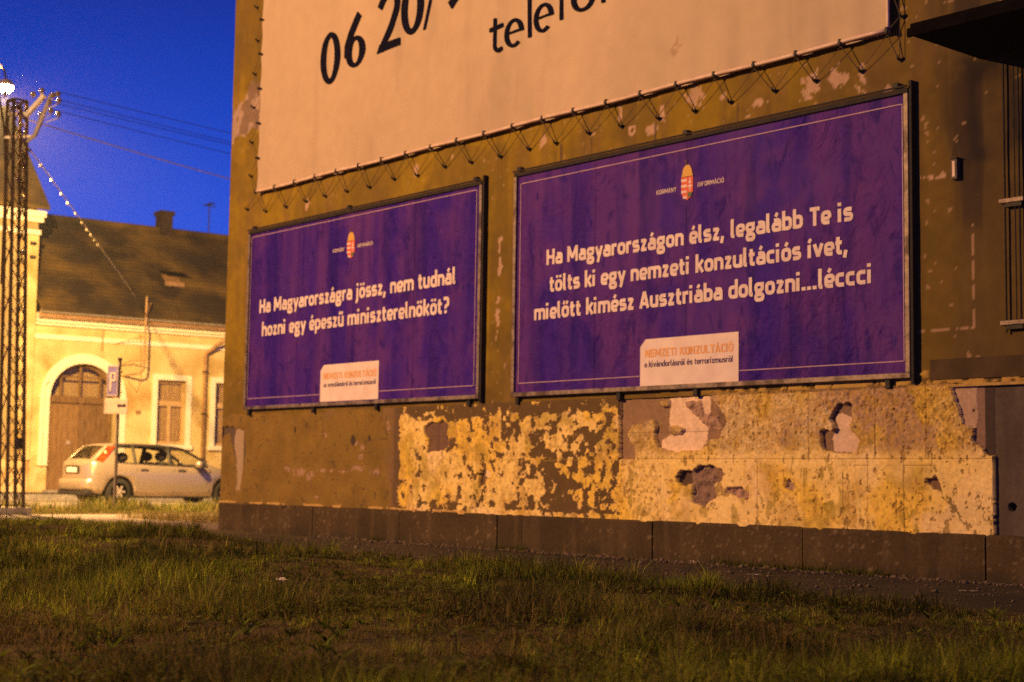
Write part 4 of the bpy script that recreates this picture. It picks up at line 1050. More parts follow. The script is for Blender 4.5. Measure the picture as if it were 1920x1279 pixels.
billboard(0.0, 5.14, 1.655, 4.13, 'larger purple billboard on the right with three lines of white text', 
    [('Ha Magyarországon élsz, legalább Te is', .54, 4.55, 3.055, .166, 3.06), ('tölts ki egy nemzeti konzultációs ívet,', .59, 4.50, 2.762, .166, 2.775), ('mielőtt kimész Ausztriába dolgozni...léccci', .35, 4.75, 2.472, .166, 2.49)],
    (2.583, 3.50, .155, .225), ((2.17, 2.44, 3.60), (2.72, 3.06, 3.605), .045), (1.96, 1.70, 3.245, 2.165), None,
    (0.10, 1.80, 5.07, 4.0), 'a kivándorlásról és terrorizmusról', 5, [.06, 2.55, 5.0], [.08, 1.65, 2.7, 4.9],
    ((2.03, 3.18, 1.985, .078), (2.02, 3.18, 1.885, .058)), 1.0)
billboard(-5.66, -0.56, 1.655, 4.13, 'smaller-looking purple billboard on the left with two lines of white text', 
    [('Ha Magyarországra jössz, nem tudnál', -5.34, -1.03, 2.965, .185, 2.995), ('hozni egy épeszű miniszterelnököt?', -5.26, -1.15, 2.645, .185, 2.665)],
    (-3.175, 3.51, .17, .215), ((-3.58, -3.32, 3.615), (-3.03, -2.70, 3.625), .045), (-3.79, 1.71, -2.51, 2.18), None,
    (-5.60, 1.805, -0.67, 4.04), 'az oroszlánokról és terrorizmusról', 8, [.1, 2.4, 4.95], [.1, 1.7, 3.1, 4.9],
    ((-3.72, -2.56, 1.995, .078), (-3.71, -2.56, 1.895, .058)), 0.75)

# ------------------------------------------------------------------ banner
bx0, bx1, bz0, bz1 = -5.47, 4.965, 4.64, 9.2
ban = thing('banner', 'big peach coloured banner with phone number laced to the wall above the billboards', 'banner', (0, 0, 0))
YB = 0.012
def banner_y(X, Z):
    e = np.minimum(np.minimum(X - bx0, bx1 - X), np.minimum(Z - bz0, bz1 - Z))
    y = YB + (fbm(X, Z, .5, 3, 70) - .5) * 0.05 * sstep(0, .7, e)
    ph = (X - bx0) / 0.5018 * 2 * math.pi
    y = y - 0.014 * np.cos(ph) * np.exp(-(Z - bz0) / 0.5)
    dg = (fbm((X + Z) * 1.2, (X - Z) * .35, 1.6, 3, 73) - .5)
    y = y + (fbm(X * 3, Z * .6, 1.5, 3, 81) - .5) * 0.02 * np.exp(-(Z - bz0) / 0.6)
    return y + dg * 0.03 * sstep(0, .5, e)
def banner_sheet():
    xs = np.linspace(bx0, bx1, 420); zs = np.linspace(bz0, bz1, 190)
    X, Z = np.meshgrid(xs, zs, indexing='ij')
    sag = 0.016 * np.cos((X - bx0) / 0.5018 * 2 * math.pi) * np.exp(-(Z - bz0) / 0.15)
    sgl = 0.012 * np.cos((Z - bz0) / 0.49 * 2 * math.pi) * np.exp(-(X - bx0) / 0.15)
    base = np.array([0.485, 0.352, 0.245])
    C = np.broadcast_to(base, X.shape + (3,)).copy()
    C *= (0.90 + 0.2 * fbm(X, Z * .6, 1.0, 4, 75))[..., None]
    C *= (1 - 0.10 * sstep(.55, .75, fbm(X * 3, Z * .4, 1.2, 4, 77)))[..., None]
    m = sstep(4.66 + 0.0, 4.64, Z)  # soiled hem
    g = np.exp(-(((X - 2.43) / .10) ** 2 + ((Z - 5.05 + .0) / .12) ** 2))
    sp = (g + (fbm(X, Z, 22, 3, 79) - .5) * 2.2) > 0.95
    C = mixc(C, np.array([0.35, 0.22, 0.15]), sp * .8)
    V = np.stack([X - sgl, banner_y(X, Z), Z - sag * 0.6], -1)
    o = np_mesh('sheet', V.reshape(-1, 3), grid_faces(len(xs), len(zs)), mat('banner_vinyl', (.96, .96, .96), (1.03, 1.03, 1.03), scale=5, rough=.6, bump=.12, bscale=200, attr=True, bdist=.003, spec=.2), ban, colors=C.reshape(-1, 3), smooth=True)
    return o
sheet = banner_sheet()
MB().tube([(x, YB - 0.030, bz0 + 0.02 + .006 * math.sin(x * 3)) for x in np.linspace(bx0, bx1, 60)], 0.019, 8).build('hem_tube', M_pole_hem, ban, smooth=True)
MB().tube([(bx1 - .01, YB - 0.02, z) for z in np.linspace(bz0, bz1, 40)], 0.014, 8).build('side_hem', M_pole_hem, ban, smooth=True)

def ring(cx, cz, rx, rz, w, y, mb, w2=None, n=36, a0=0, a1=360, rot=0.0):
    """band between two ellipses: w stroke width on the sides, w2 at top and bottom"""
    w2 = w2 or w
    vs = []; fs = []
    full = abs(a1 - a0) >= 360
    for k_ in range(n + (0 if full else 1)):
        a = rad(a0 + (a1 - a0) * k_ / n)
        for s_ in (0, 1):
            X_ = math.cos(a) * (rx - s_ * w); Z_ = math.sin(a) * (rz - s_ * w2)
            xr = X_ * math.cos(rot) - Z_ * math.sin(rot); zr = X_ * math.sin(rot) + Z_ * math.cos(rot)
            vs.append((cx + xr, y, cz + zr))
    m = n if full else n
    for k_ in range(m):
        a = 2 * k_; b = 2 * ((k_ + 1) % n) if full else 2 * (k_ + 1)
        fs.append((a, a + 1, b + 1, b))
    mb.add(vs, fs)
def quad(mb, pts, y): mb.add([(p[0], y, p[1]) for p in pts], [tuple(range(len(pts)))])
def print_on_banner(mb):
    lv = sorted(set(v[1] for v in mb.v), reverse=True)
    out = []
    for (x, y, z) in mb.v:
        yb = float(banner_y(np.array([x]), np.array([z]))[0])
        out.append((x, yb - .014 - .001 * lv.index(y), z))
    mb.v = out
    mb.build('lettering', M_black_ink, sheet)
YT = -0.045
# digits "06 20/9..."
def digits():
    z0 = 5.86
    mb = MB(); ring(-3.735, z0 + .335, .225, .345, .128, YT, mb , .075); print_on_banner(mb)
    mb = MB(); ring(-3.165, 6.165, .215, .205, .128, YT, mb, .055)
    ribbon(mb, [(-3.352, 6.12), (-3.35, 6.27), (-3.27, 6.42), (-3.16, 6.55), (-3.08, 6.64)], .12, False, YT - .001, lambda a, b: (a, b)); print_on_banner(mb)
    mb = MB()   # 2
    ribbon(mb, rnd([(-2.64, 6.60), (-2.55, 6.73), (-2.40, 6.79), (-2.29, 6.70), (-2.27, 6.56), (-2.36, 6.36), (-2.60, 6.06)], .12), .112, False, YT, lambda a, b: (a, b))
    quad(mb, [(-2.70, 6.03), (-2.20, 6.05), (-2.20, 6.145), (-2.62, 6.14)], YT - .001)
    print_on_banner(mb)
    mb = MB(); ring(-1.965, 6.475, .225, .35, .128, YT, mb , .075); print_on_banner(mb)
    mb = MB(); quad(mb, [(-1.74, 6.13), (-1.695, 6.13), (-1.39, 7.05), (-1.435, 7.05)], YT); print_on_banner(mb)
    mb = MB(); ring(-1.08, 6.78, .215, .205, .128, YT, mb, .055)
    ribbon(mb, [(-.905, 6.82), (-.91, 6.68), (-.99, 6.53), (-1.10, 6.40), (-1.22, 6.31)], .12, False, YT - .001, lambda a, b: (a, b)); print_on_banner(mb)
digits()
def telefon():
    T_ = lambda a, b: (a, b)
    b0 = 5.585
    def e_(cx, z0):
        mb = MB(); ring(cx, z0 + .155, .165, .165, .076, YT, mb, .04, a0=0, a1=310)
        quad(mb, [(cx - .14, z0 + .150), (cx + .155, z0 + .160), (cx + .155, z0 + .187), (cx - .14, z0 + .177)], YT - .001)
        print_on_banner(mb)
    mb = MB(); ribbon(mb, rnd([(-.375, 5.97), (-.375, 5.62), (-.31, 5.575), (-.24, 5.60)], .06), .052, False, YT, T_)
    ribbon(mb, [(-.47, 5.845), (-.23, 5.865)], .05, False, YT - .001, T_); print_on_banner(mb)
    e_(-.045, 5.575)
    mb = MB(); quad(mb, [(.19, 5.62), (.245, 5.622), (.245, 6.22), (.19, 6.22)], YT); print_on_banner(mb)
    e_(.455, 5.635)
    mb = MB(); ribbon(mb, rnd([(.745, 5.70), (.745, 6.20), (.80, 6.27), (.90, 6.26)], .08), .055, False, YT, T_)
    ribbon(mb, [(.64, 5.985), (.88, 6.0)], .045, False, YT - .001, T_); print_on_banner(mb)
    mb = MB(); ring(1.085, 5.88, .185, .165, .076, YT, mb, .04); print_on_banner(mb)
    mb = MB(); quad(mb, [(1.36, 5.74), (1.415, 5.742), (1.415, 6.06), (1.36, 6.06)], YT)
    ribbon(mb, rnd([(1.40, 5.98), (1.48, 6.05), (1.60, 6.03), (1.62, 5.76)], .1), .05, False, YT - .001, T_); print_on_banner(mb)
telefon()
# lacing
HOOKZ = 4.385
hook_me = None
eye_me = None
def hook_at(x, z):
    global hook_me
    if hook_me is None:
        o = MB().tube([(0, 0.03, 0), (0, -0.035, 0), (0, -0.052, .012), (0, -0.05, .03)], .011, 6).lathe([(.022, -.008), (.022, .0)], (0, -.004, 0), 'y', 8).build('wall_hook', M_dark, ban)
        hook_me = o.data
    else:
        o = bpy.data.objects.new('wall_hook', hook_me); link(o, ban)
    o.location = (x, YW, z)
def eye_at(x, z, vert=False):
    global eye_me
    if eye_me is None:
        o = MB().box(-.010, .010, -.026, .012, -.022, .034).lathe([(.016, -.03), (.016, -.026), (.008, -.026)], (0, 0, .0), 'y', 10).build('eyelet', M_dark, ban)
        eye_me = o.data
    else:
        o = bpy.data.objects.new('eyelet', eye_me); link(o, ban)
    o.location = (x, YB - .028, z)
    if vert: o.rotation_euler = (0, rad(90), 0)
sp = (bx1 - bx0 - 0.02) / 21
eyes = [(bx0 + .01 + i * sp, bz0 + .012) for i in range(22)]
for (x, z) in eyes: eye_at(x, z)
hooks = [(x + sp * .34 + random.uniform(-.035, .035), HOOKZ + random.uniform(-.02, .02)) for (x, z) in eyes[:-1]]
hooks.append((5.03, 4.40)); hooks.insert(0, (-5.80, 4.46))
for (x, z) in hooks: hook_at(x, z)
def sagline(a, b, s, n=8):
    a = Vector(a); b = Vector(b)
    return [a.lerp(b, i / n) - Vector((0, 0, s * 4 * (i / n) * (1 - i / n))) for i in range(n + 1)]
rope = MB()
for i, (x, z) in enumerate(eyes):
    hx0, hz0 = hooks[i]; hx1, hz1 = hooks[i + 1]
    for off in ((0, 0), (.015, .006)):
        rope.tube(sagline((x + off[0] * .3, YB - .03, z - .03), (hx1 + off[0] * .2, YW - .04, hz1 + off[1]), .004), .0030, 4, caps=False)
        rope.tube(sagline((x - off[0] * .3, YB - .03, z - .03), (hx0 + off[0], YW - .04, hz0 + off[1]), .010), .0030, 4, caps=False)
# left edge
ez = [bz0 + .49 * i for i in range(1, 9)]
hl = [(-5.72, 4.92), (-5.73, 5.40), (-5.72, 5.9), (-5.70, 6.37), (-5.65, 6.84), (-5.7, 7.33), (-5.7, 7.8), (-5.7, 8.3), (-5.7, 8.8)]
for z in ez: eye_at(bx0 + .012, z, True)
for (x, z) in hl: hook_at(x, z)
prev = (bx0 + .01, bz0)
for z, h_, h2 in zip(ez, hl, hl[1:]):
    rope.tube(sagline((bx0 - .01, YB - .02, z - .49), (h_[0], YW - .04, h_[1]), .003), .0030, 4, caps=False)
    rope.tube(sagline((h_[0], YW - .04, h_[1]), (bx0 - .01, YB - .02, z), .004), .0030, 4, caps=False)
for i in range(7):
    z = bz0 + .02 + .42 * (i + 1); zz = 4.77 + .42 * i
    eye_at(bx1 - .01, z, True); hook_at(5.06, zz)
    rope.tube([(bx1, YB - .03, z - .42), (5.06, YW - .04, zz)], .006, 4, caps=False)
    rope.tube([(5.06, YW - .04, zz), (bx1, YB - .03, z)], .006, 4, caps=False)
    rope.tube([(5.045, YW - .04, 4.40 + i * .37), (5.05, YW - .04, 4.77 + i * .42)], .004, 4, caps=False)
rope.build('lacing_rope', M_rope, ban)

# ------------------------------------------------------------------ debris along the wall foot
pm = []
for k_ in range(3):
    bm = bmesh.new(); bmesh.ops.create_icosphere(bm, subdivisions=1, radius=1)
    for v_ in bm.verts: v_.co *= random.uniform(.6, 1.2)
    me = bpy.data.meshes.new('pebble'); bm.to_mesh(me); bm.free(); me.materials.append(M_pebble)
    pm.append((np.array([tuple(v_.co) for v_ in me.vertices]), np.array([tuple(p.vertices) for p in me.polygons])))
Vs = []; Fs = []; nb = 0
for i in range(3800):
    x = random.uniform(-3.5, 10); y = -abs(random.gauss(0, .12)) - .01 if random.random() < .75 else random.uniform(-2, -.02)
    s_ = random.uniform(.004, .016) if random.random() < .95 else random.uniform(.016, .035)
    v0, f0 = random.choice(pm)
    Vs.append(v0 * np.array([s_, s_, s_ * .6]) + np.array([x, y, s_ * .3])); Fs.append(f0 + nb); nb += len(v0)
o = np_mesh('wall_foot_rubble', np.concatenate(Vs), None, M_pebble, tris=np.concatenate(Fs)); tag(o, 'crumbled plaster rubble and grit along the foot of the plinth', 'rubble', kind='stuff')
def weeds():
    n = 9000
    x = -3 + rng.random(n) * 12; kp = fbm(x, x * 0, 1.3, 3, 80) > .52; x = x[kp]; n = len(x)
    y = -0.02 - np.abs(rng.standard_normal(n)) * .06
    c = np.array([0.09, 0.095, 0.010]) * (.5 + rng.random((n, 1)))
    o = make_grass('wall_foot_weeds', np.stack([x, y], 1), np.zeros(n), (.015 + .05 * rng.random(n)) * (1 + 1.4 * (rng.random(n) < .08)), np.full(n, .005), c)
    tag(o, 'short dark weeds growing in the joint under the plinth', 'weeds', kind='stuff')
weeds()
for (x, y, sx, sy, rz, lab) in ((2.80, -.10, .05, .02, .3, 'small crumpled white paper scrap close to the plinth'), (6.35, -1.05, .07, .015, .9, 'thin white stick of litter on the dark path, the right-hand one'), (4.3, -1.0, .06, .012, .7, 'faint thin litter strip on the dark path, the left-hand one'), (4.59, -5.73, .045, .03, .2, 'crumpled pale paper lying in the grass left of centre')):
    zb = 0.0 if y > -2 else float(soil_height(np.array([x]), np.array([y]))[0]) + .06
    V = []; nx_, ny_ = 7, 5
    for i in range(nx_):
        for j in range(ny_):
            V.append((x + (i / 6 - .5) * 2 * sx * math.cos(rz) - (j / 4 - .5) * 2 * sy * math.sin(rz), y + (i / 6 - .5) * 2 * sx * math.sin(rz) + (j / 4 - .5) * 2 * sy * math.cos(rz), zb + .008 + random.uniform(0, .022 if sy > .018 else .006)))
    o = np_mesh('paper_scrap', np.array(V), grid_faces(nx_, ny_), M_paper); tag(o, lab, 'litter')

# ------------------------------------------------------------------ house across the street
HX, HY = -29.733, 7.711
hrot = rad(90 - 3.8)
house = thing('row_house', 'low yellow row house with arched wooden gate behind the parked car', 'house', (HX, HY, 0), hrot)
HS0, HS1 = -0.52, 14.0
G0, G1, GS, GR = 0.0, 2.05, 2.95, 1.025
WINS = [(3.33, 4.27, 1.65, 3.61), (5.24, 6.18, 1.65, 3.61), (8.4, 9.34, 1.65, 3.61), (10.6, 11.54, 1.65, 3.61)]
w = MB(); TH = 0.35
arch = [(G0 + GR - GR * math.cos(math.pi * k_ / 20), GS + GR * math.sin(math.pi * k_ / 20)) for k_ in range(21)]
w.box(HS0, G0, 0, TH, 0.9, 4.05)
for i in range(20):
    a, b = arch[i], arch[i + 1]
    w.prism([a, b, (b[0], 4.05), (a[0], 4.05)], 0, TH)
w.box(HS0, HS1, 0, TH, 4.05, 5.38)
xs_ = [G1] + [v for q in WINS for v in (q[0], q[1])] + [HS1]
for i in range(0, len(xs_), 2): w.box(xs_[i], xs_[i + 1], 0, TH, 0.9, 4.05)
for (a, b, z0, z1) in WINS:
    w.box(a, b, 0, TH, 0.9, z0); w.box(a, b, 0, TH, z1, 4.05)
w.box(HS0, HS1, 3.0, 3.1, 0, 5.38)
w.build('wall', M_house, house)
MB().box(HS0, G0, -0.015, TH, -0.1, 0.9).box(G1, HS1, -0.015, TH, -0.1, 0.9).build('stained_base', M_base, house)
tr = MB()
for i in range(20):
    a0_, a1_ = math.pi * i / 20, math.pi * (i + 1) / 20
    f = lambda a, r_: (G0 + GR - r_ * math.cos(a), GS + r_ * math.sin(a))
    tr.prism([f(a0_, GR - .01), f(a1_, GR - .01), f(a1_, GR + .28), f(a0_, GR + .28)], -0.06, 0.02)
tr.box(G0 - .28, G0 - .001, -0.058, 0.02, 0.95, GS - .001); tr.box(G1 + .001, G1 + .28, -0.058, 0.02, 0.95, GS - .001)
tr.box(G0 - .32, G0, -0.075, 0.0, GS - .04, GS + .03)
tr.build('gate_surround', M_trim, house)
fr = MB()
fr.box(HS0, HS1, -0.05, -0.001, 4.62, 4.70); fr.box(HS0, HS1, -0.035, -0.001, 4.701, 4.76)
fr.build('frieze_moulding', M_trim, house)
co = MB()
co.box(HS0, HS1, -0.10, -0.001, 5.02, 5.10); co.box(HS0, HS1, -0.20, -0.001, 5.101, 5.20); co.box(HS0, HS1, -0.34, -0.001, 5.201, 5.36)
co.build('cornice', M_trim, house, bevel=0.01)
gt = MB(); gt.tube([(HS0, -.50, 5.40), (HS1, -.50, 5.38)], .065, 10); gt.build('gutter', M_galv, house)
MB().box(HS0, HS1, -.43, -.345, 5.22, 5.385).build('eave_board', M_pipe, house)
# roof, ridge 3.5 m behind the facade; rows of tiles as real steps
rf = MB(); nrow = 26
ze0, zr = 5.40, 8.78; y0, y1 = -0.58, 3.5
for i in range(nrow):
    ta, tb = i / nrow, (i + 1) / nrow
    ya, yb = y0 + (y1 - y0) * ta, y0 + (y1 - y0) * tb; za, zb_ = ze0 + (zr - ze0) * ta, ze0 + (zr - ze0) * tb
    sag_ = lambda s_: -0.05 * math.sin((s_ - HS0) * .5)
    rf.add([(HS0 - .02, ya, za + .026), (HS1, ya, za + .026), (HS1, yb, zb_ + .005), (HS0 - .02, yb, zb_ + .005), (HS0 - .02, ya, za - .02), (HS1, ya, za - .02)], [(0, 1, 2, 3), (4, 5, 1, 0)])
rf.add([(HS0 - .02, y1, zr), (HS1, y1, zr), (HS1, 7.4, 5.4), (HS0 - .02, 7.4, 5.4)], [(0, 1, 2, 3)])
rf.tube([(HS0, y1, zr + .01), (HS1, y1, zr + .01)], .11, 8)
roof = rf.build('roof', M_roof, house)
ch = MB().box(4.68, 5.08, 3.25, 3.75, 8.2, 9.28).build('chimney', M_chim, roof)
MB().box(4.63, 5.13, 3.2, 3.8, 9.281, 9.42).build('chimney_cap', M_chim, roof)
an = MB(); an.tube([(6.49, 3.5, 8.6), (6.49, 3.5, 9.93)], .02, 6); an.box(6.25, 6.73, 3.49, 3.51, 9.80, 9.83)
an.box(6.42, 6.56, 3.2, 3.8, 9.86, 9.88)
an.build('antenna', M_dark, roof)
sk = MB(); sk.add([(3.9, .95, 6.72), (4.45, .95, 6.72), (4.45, 1.35, 7.03), (3.9, 1.35, 7.03)], [(0, 1, 2, 3)]); sk.box(3.86, 4.50, .88, .94, 6.62, 6.76)
sk.build('skylight_base', M_pipe, roof)
MB().add([(3.80, 1.40, 7.16), (4.60, 1.40, 7.16), (4.60, .80, 7.02), (3.80, .80, 7.02)], [(0, 1, 2, 3), (3, 2, 1, 0)]).build('skylight_lid', M_lattice, roof)
# gate
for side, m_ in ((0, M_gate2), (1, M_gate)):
    a = G0 + .03 + side * 1.0; b = a + .98
    leaf = MB().box(a, b, .26, .31, .18, 2.80).build('gate_leaf', m_, house)
    for k_ in range(6):
        p0 = a + .01 + k_ * .162
        MB().box(p0, p0 + .148, .235, .26, .24, 2.74).build('plank', m_, leaf, bevel=.006)
MB().box(G0, G1, .18, .34, 2.80, 2.88).box(G0, G1, .20, .33, 2.881, 3.0).build('transom', M_gate, house)
MB().box(G0 + .98, G0 + 1.07, .21, .26, .2, 2.79).build('meeting_stile', M_gate, house)
MB().lathe([(.001, -.03), (.06, -.02), (.075, 0.0), (.06, .02)], (.70, .21, 1.63), 'y', 12).build('door_disc', M_sign_white, house)
MB().box(1.14, 1.19, .18, .235, .98, 1.30).build('door_handle', M_sign_white, house)
MB().box(1.62, 1.76, .20, .234, 1.25, 1.62).build('letter_box', M_gate2, house)
fan = MB()
for xm in (.42, 1.0, 1.62):
    zt_ = GS + math.sqrt(max(0, GR ** 2 - (xm - 1.025) ** 2))
    fan.box(xm - .03, xm + .03, .22, .27, 3.0, zt_ - .01)
fan.box(G0 + .12, G1 - .12, .225, .265, 3.55, 3.60)
for i in range(20):
    a0_, a1_ = math.pi * i / 20, math.pi * (i + 1) / 20
    f = lambda a, r_: (G0 + GR - r_ * math.cos(a), GS + r_ * math.sin(a))
    if f(a0_, GR)[1] > 2.99: fan.prism([f(a0_, GR - .10), f(a1_, GR - .10), f(a1_, GR + .01), f(a0_, GR + .01)], .21, .28)
fan.build('fanlight_frame', M_gate, house)
pn = MB()
pn.prism([(G0 + .02, 3.0)] + [(G0 + GR - .99 * math.cos(math.pi * k_ / 20), GS + .99 * math.sin(math.pi * k_ / 20)) for k_ in range(1, 20)] + [(G1 - .02, 3.0)], .285, .29)
pn.build('fanlight_pane', M_wglass, house)
MB().box(G0, G1, .60, .62, 2.9, 4.0).build('fanlight_curtain', M_curtain, house)
MB().box(G0 - .1, G1 + .1, -.25, .3, .0, .245).build('threshold', M_kerb, house)
def window(a, b, z0, z1):
    # surround
    s_ = MB(); q = .17
    s_.box(a - q, a - .001, -.05, .03, z0, z1 + q); s_.box(b + .001, b + q, -.05, .03, z0, z1 + q); s_.box(a, b, -.049, .03, z1 + .001, z1 + q - .001)
    s_.build('window_surround', M_trim, house)
    MB().box(a - .22, b + .22, -.12, .04, z0 - .14, z0 - .002).build('window_sill', M_trim, house, bevel=.01)
    f_ = MB(); y_, z_ = .16, .2
    f_.box(a, a + .07, y_, z_, z0, z1); f_.box(b - .07, b, y_, z_, z0, z1)
    f_.box(a + .07, b - .07, y_ + .001, z_, z0, z0 + .09); f_.box(a + .07, b - .07, y_ + .001, z_, z1 - .09, z1)
    zm = z0 + (z1 - z0) * .60
    f_.box(a + .071, b - .071, y_ - .01, z_, zm, zm + .12)
    xm = (a + b) / 2
    f_.box(xm - .06, xm + .06, y_ - .005, z_ - .001, z0 + .091, zm - .001)
    f_.box(a + .07, b - .07, y_ + .002, z_, zm + .121, zm + .16)
    wf = f_.build('window_frame', M_wood, house)
    for (pa, pb, pz0, pz1) in ((a + .08, xm - .065, z0 + .1, zm - .01), (xm + .065, b - .08, z0 + .1, zm - .01), (a + .08, b - .08, zm + .165, z1 - .1)):
        MB().box(pa, pb, .18, .184, pz0, pz1).build('pane', M_wglass, wf)
    # folded curtain
    cb = MB(); n_ = 40; vs = []
    for i in range(n_ + 1):
        xx = a + .02 + (b - a - .04) * i / n_
        vs += [(xx, .27 + .025 * math.sin(i * 1.7), z0), (xx, .27 + .02 * math.sin(i * 1.7), z1)]
    cb.add(vs, [(2 * i, 2 * i + 2, 2 * i + 3, 2 * i + 1) for i in range(n_)])
    cb.build('curtain', M_curtain, wf)
for q_ in WINS: window(*q_)
dp = MB().tube([(4.85, -.09, .1), (4.85, -.09, 4.35), (4.85, -.12, 4.5), (5.35, -.42, 4.95), (5.40, -.49, 5.34)], .058, 10)
dp.build('downpipe', M_pipe, house, smooth=True)
for z in (1.2, 2.6, 3.9): MB().box(4.78, 4.92, -.16, 0, z, z + .04).build('pipe_clip', M_dark, house)
MB().tube([(1.52, -.035, 4.4), (1.53, -.03, 5.0)], .03, 8).tube([(-.16, -.04, .9), (-.16, -.04, 3.2), (-.04, -.06, 3.4)], .022, 6).build('wall_conduit', M_pipe, house)
MB().box(2.66, 2.80, -.05, -.001, 2.55, 2.66).build('wall_box', M_pipe, house)
sm = MB()
sm.tube([(2.62, -.62, 6.05), (2.62, -.62, 4.05), (2.60, -.60, 3.82), (2.50, -.52, 3.72), (2.36, -.30, 3.70), (2.2, -.03, 3.66)], .030, 8)
sm.tube([(2.62, -.62, 4.85), (2.4, -.3, 4.78), (1.9, -.02, 4.6)], .012, 6); sm.tube([(2.62, -.62, 4.12), (2.35, -.3, 4.12), (2.05, -.02, 3.95)], .016, 6)
sm.tube([(2.62, -.62, 5.45), (2.9, -.3, 5.9)], .02, 6)
sm.build('service_mast', M_pipe, house)
MB().tube([(2.70, -.04, 4.95), (2.78, -.03, 3.6), (2.66, -.03, 3.2), (2.35, -.03, 3.55)], .012, 6).build('service_wire', M_pipe, house)

# taller neighbour on the left
nb_ = thing('neighbour_house', 'taller pale house with dark gable roof left behind the lattice mast', 'house', (HX, HY, 0), hrot)
MB().box(-13, -.56, -.06, 7.5, 1.1, 8.30).build('wall', mat('neighbour_render', (0.34, 0.26, 0.12), (0.44, 0.34, 0.16), scale=1.5, detail=9, bump=0.3, bscale=40, c3=(0.28, 0.19, 0.08), s3=0.8), nb_)
MB().box(-13, -.555, -.075, 7.5, -.1, 1.1).build('stained_base', M_base, nb_)
MB().box(-1.00, -.545, -.14, -.061, 1.1, 7.6).build('corner_pilaster', M_house, nb_, bevel=.01)
cn = MB().box(-13, -.50, -.16, -.0605, 7.62, 7.76).box(-13, -.46, -.24, -.0605, 7.98, 8.12).box(-13, -.42, -.34, -.0605, 8.121, 8.30); cn.build('cornice', M_trim, nb_, bevel=.01)
MB().add([(-13.2, -.45, 8.32), (-.36, -.45, 8.32), (-.36, 3.6, 12.0), (-13.2, 3.6, 12.0), (-13.2, -.45, 8.42), (-.36, -.45, 8.42), (-.36, 3.6, 12.15), (-13.2, 3.6, 12.15), (-13.2, 7.8, 8.4), (-.36, 7.8, 8.4)],
         [(0, 1, 2, 3), (4, 5, 6, 7), (0, 1, 5, 4), (1, 2, 6, 5), (6, 9, 8, 7)]).build('roof', M_roof, nb_)
for z in (6.9, 7.3): MB().box(-.80, -.62, -.175, -.141, z, z + .10).build('wall_vent', M_dark, nb_)
MB().add([(-.56, -.06, 8.3), (-.56, 7.5, 8.3), (-.56, 3.6, 11.9)], [(0, 1, 2)]).build('gable', M_house, nb_)
for (a, b) in ((-4.0, -3.0), (-6.6, -5.6)):
    for z in (2.0, 5.4):
        f_ = MB().box(a, b, -.10, -.061, z, z + 1.7).build('window', M_wood, nb_)
        MB().box(a + .1, b - .1, -.105, -.1005, z + .1, z + 1.6).build('pane', M_curtain, f_)

# ------------------------------------------------------------------ lattice power mast
mast = thing('lattice_mast', 'dark steel lattice power mast at the left edge with insulators on top', 'power mast', (0, 0, 0))
rh = Vector((.65, .76, 0)).normalized(); fh = Vector((-.76, .65, 0)).normalized()
cb_, ct_ = Vector((-14.37, .38, 0)), Vector((-14.50, .21, 7.62))
def corner(k_, t):
    c_ = cb_.lerp(ct_, t); h_ = .225 + (.18 - .225) * t
    d_ = (rh, fh, -rh, -fh)[k_]
    return c_ + d_ * h_
for k_ in range(4):
    MB().bar(corner(k_, 0), corner(k_, 1), .06, .06).build('leg', M_lattice, mast)
nseg = 17
for k_ in range(4):
    for i in range(nseg):
        t0, t1 = i / nseg, (i + 1) / nseg
        a, b = (k_, (k_ + 1) % 4) if i % 2 == 0 else ((k_ + 1) % 4, k_)
        MB().bar(corner(a, t0), corner(b, t1), .022, .010).build('brace', M_lattice, mast)
        if k_ == 0 or k_ == 3: MB().bar(corner(b, t0), corner(a, t1), .020, .008).build('brace', M_lattice, mast)
    MB().bar(corner(k_, 1), corner((k_ + 1) % 4, 1), .05, .03).build('cap_rail', M_lattice, mast)
MB().box(-14.65, -14.1, .1, .66, -.1, .12).build('footing', M_kerb, mast)
MB().box(-14.36, -14.24, .40, .52, 1.18, 1.38).build('number_box', M_dark, mast)
arm = MB().bar((-14.35, .32, 7.32), (-14.10, .56, 7.72), .085, .085); arm.build('cross_arm', M_galv, mast, bevel=.01)
MB().tube([(-14.36, .37, 6.85), (-14.25, .47, 6.97), (-14.15, .55, 7.3), (-14.02, .65, 7.74)], [.03, .045, .05, .03], 8).build('cross_arm', M_galv, mast)
MB().bar((-14.60, .10, 7.36), (-14.34, .38, 7.38), .06, .06).build('cross_arm', M_galv, mast)
MB().bar((-14.62, .05, 6.92), (-14.30, .44, 6.95), .05, .05).build('cross_arm', M_galv, mast)
ins = MB().lathe([(.012, -.05), (.016, .0), (.03, .005), (.055, .02), (.05, .035), (.03, .045), (.045, .06), (.04, .075), (.02, .09)], n=10)
ins_o = None
for p in ((-14.24, .40, 7.70), (-14.13, .51, 7.76), (-13.99, .68, 7.68), (-13.93, .76, 7.71), (-13.94, .76, 7.58), (-14.04, .65, 7.55), (-14.04, .67, 7.40), (-13.95, .78, 7.33), (-14.17, .52, 7.32), (-14.44, .2, 7.45), (-14.41, .27, 7.12), (-14.57, 0, 7.70), (-14.39, .34, 6.96), (-14.42, .33, 6.62), (-14.40, .36, 6.28), (-14.5, .28, 6.10), (-14.45, .40, 5.76), (-14.47, .2, 5.1), (-14.36, .42, 4.75)):
    if ins_o is None:
        ins_o = ins.build('insulator', M_porcelain, mast, smooth=True); o = ins_o
    else:
        o = ins_o.copy(); link(o, mast)
    o.location = p; o.rotation_euler = (random.uniform(-.5, .5), random.uniform(-.5, .5), 0)
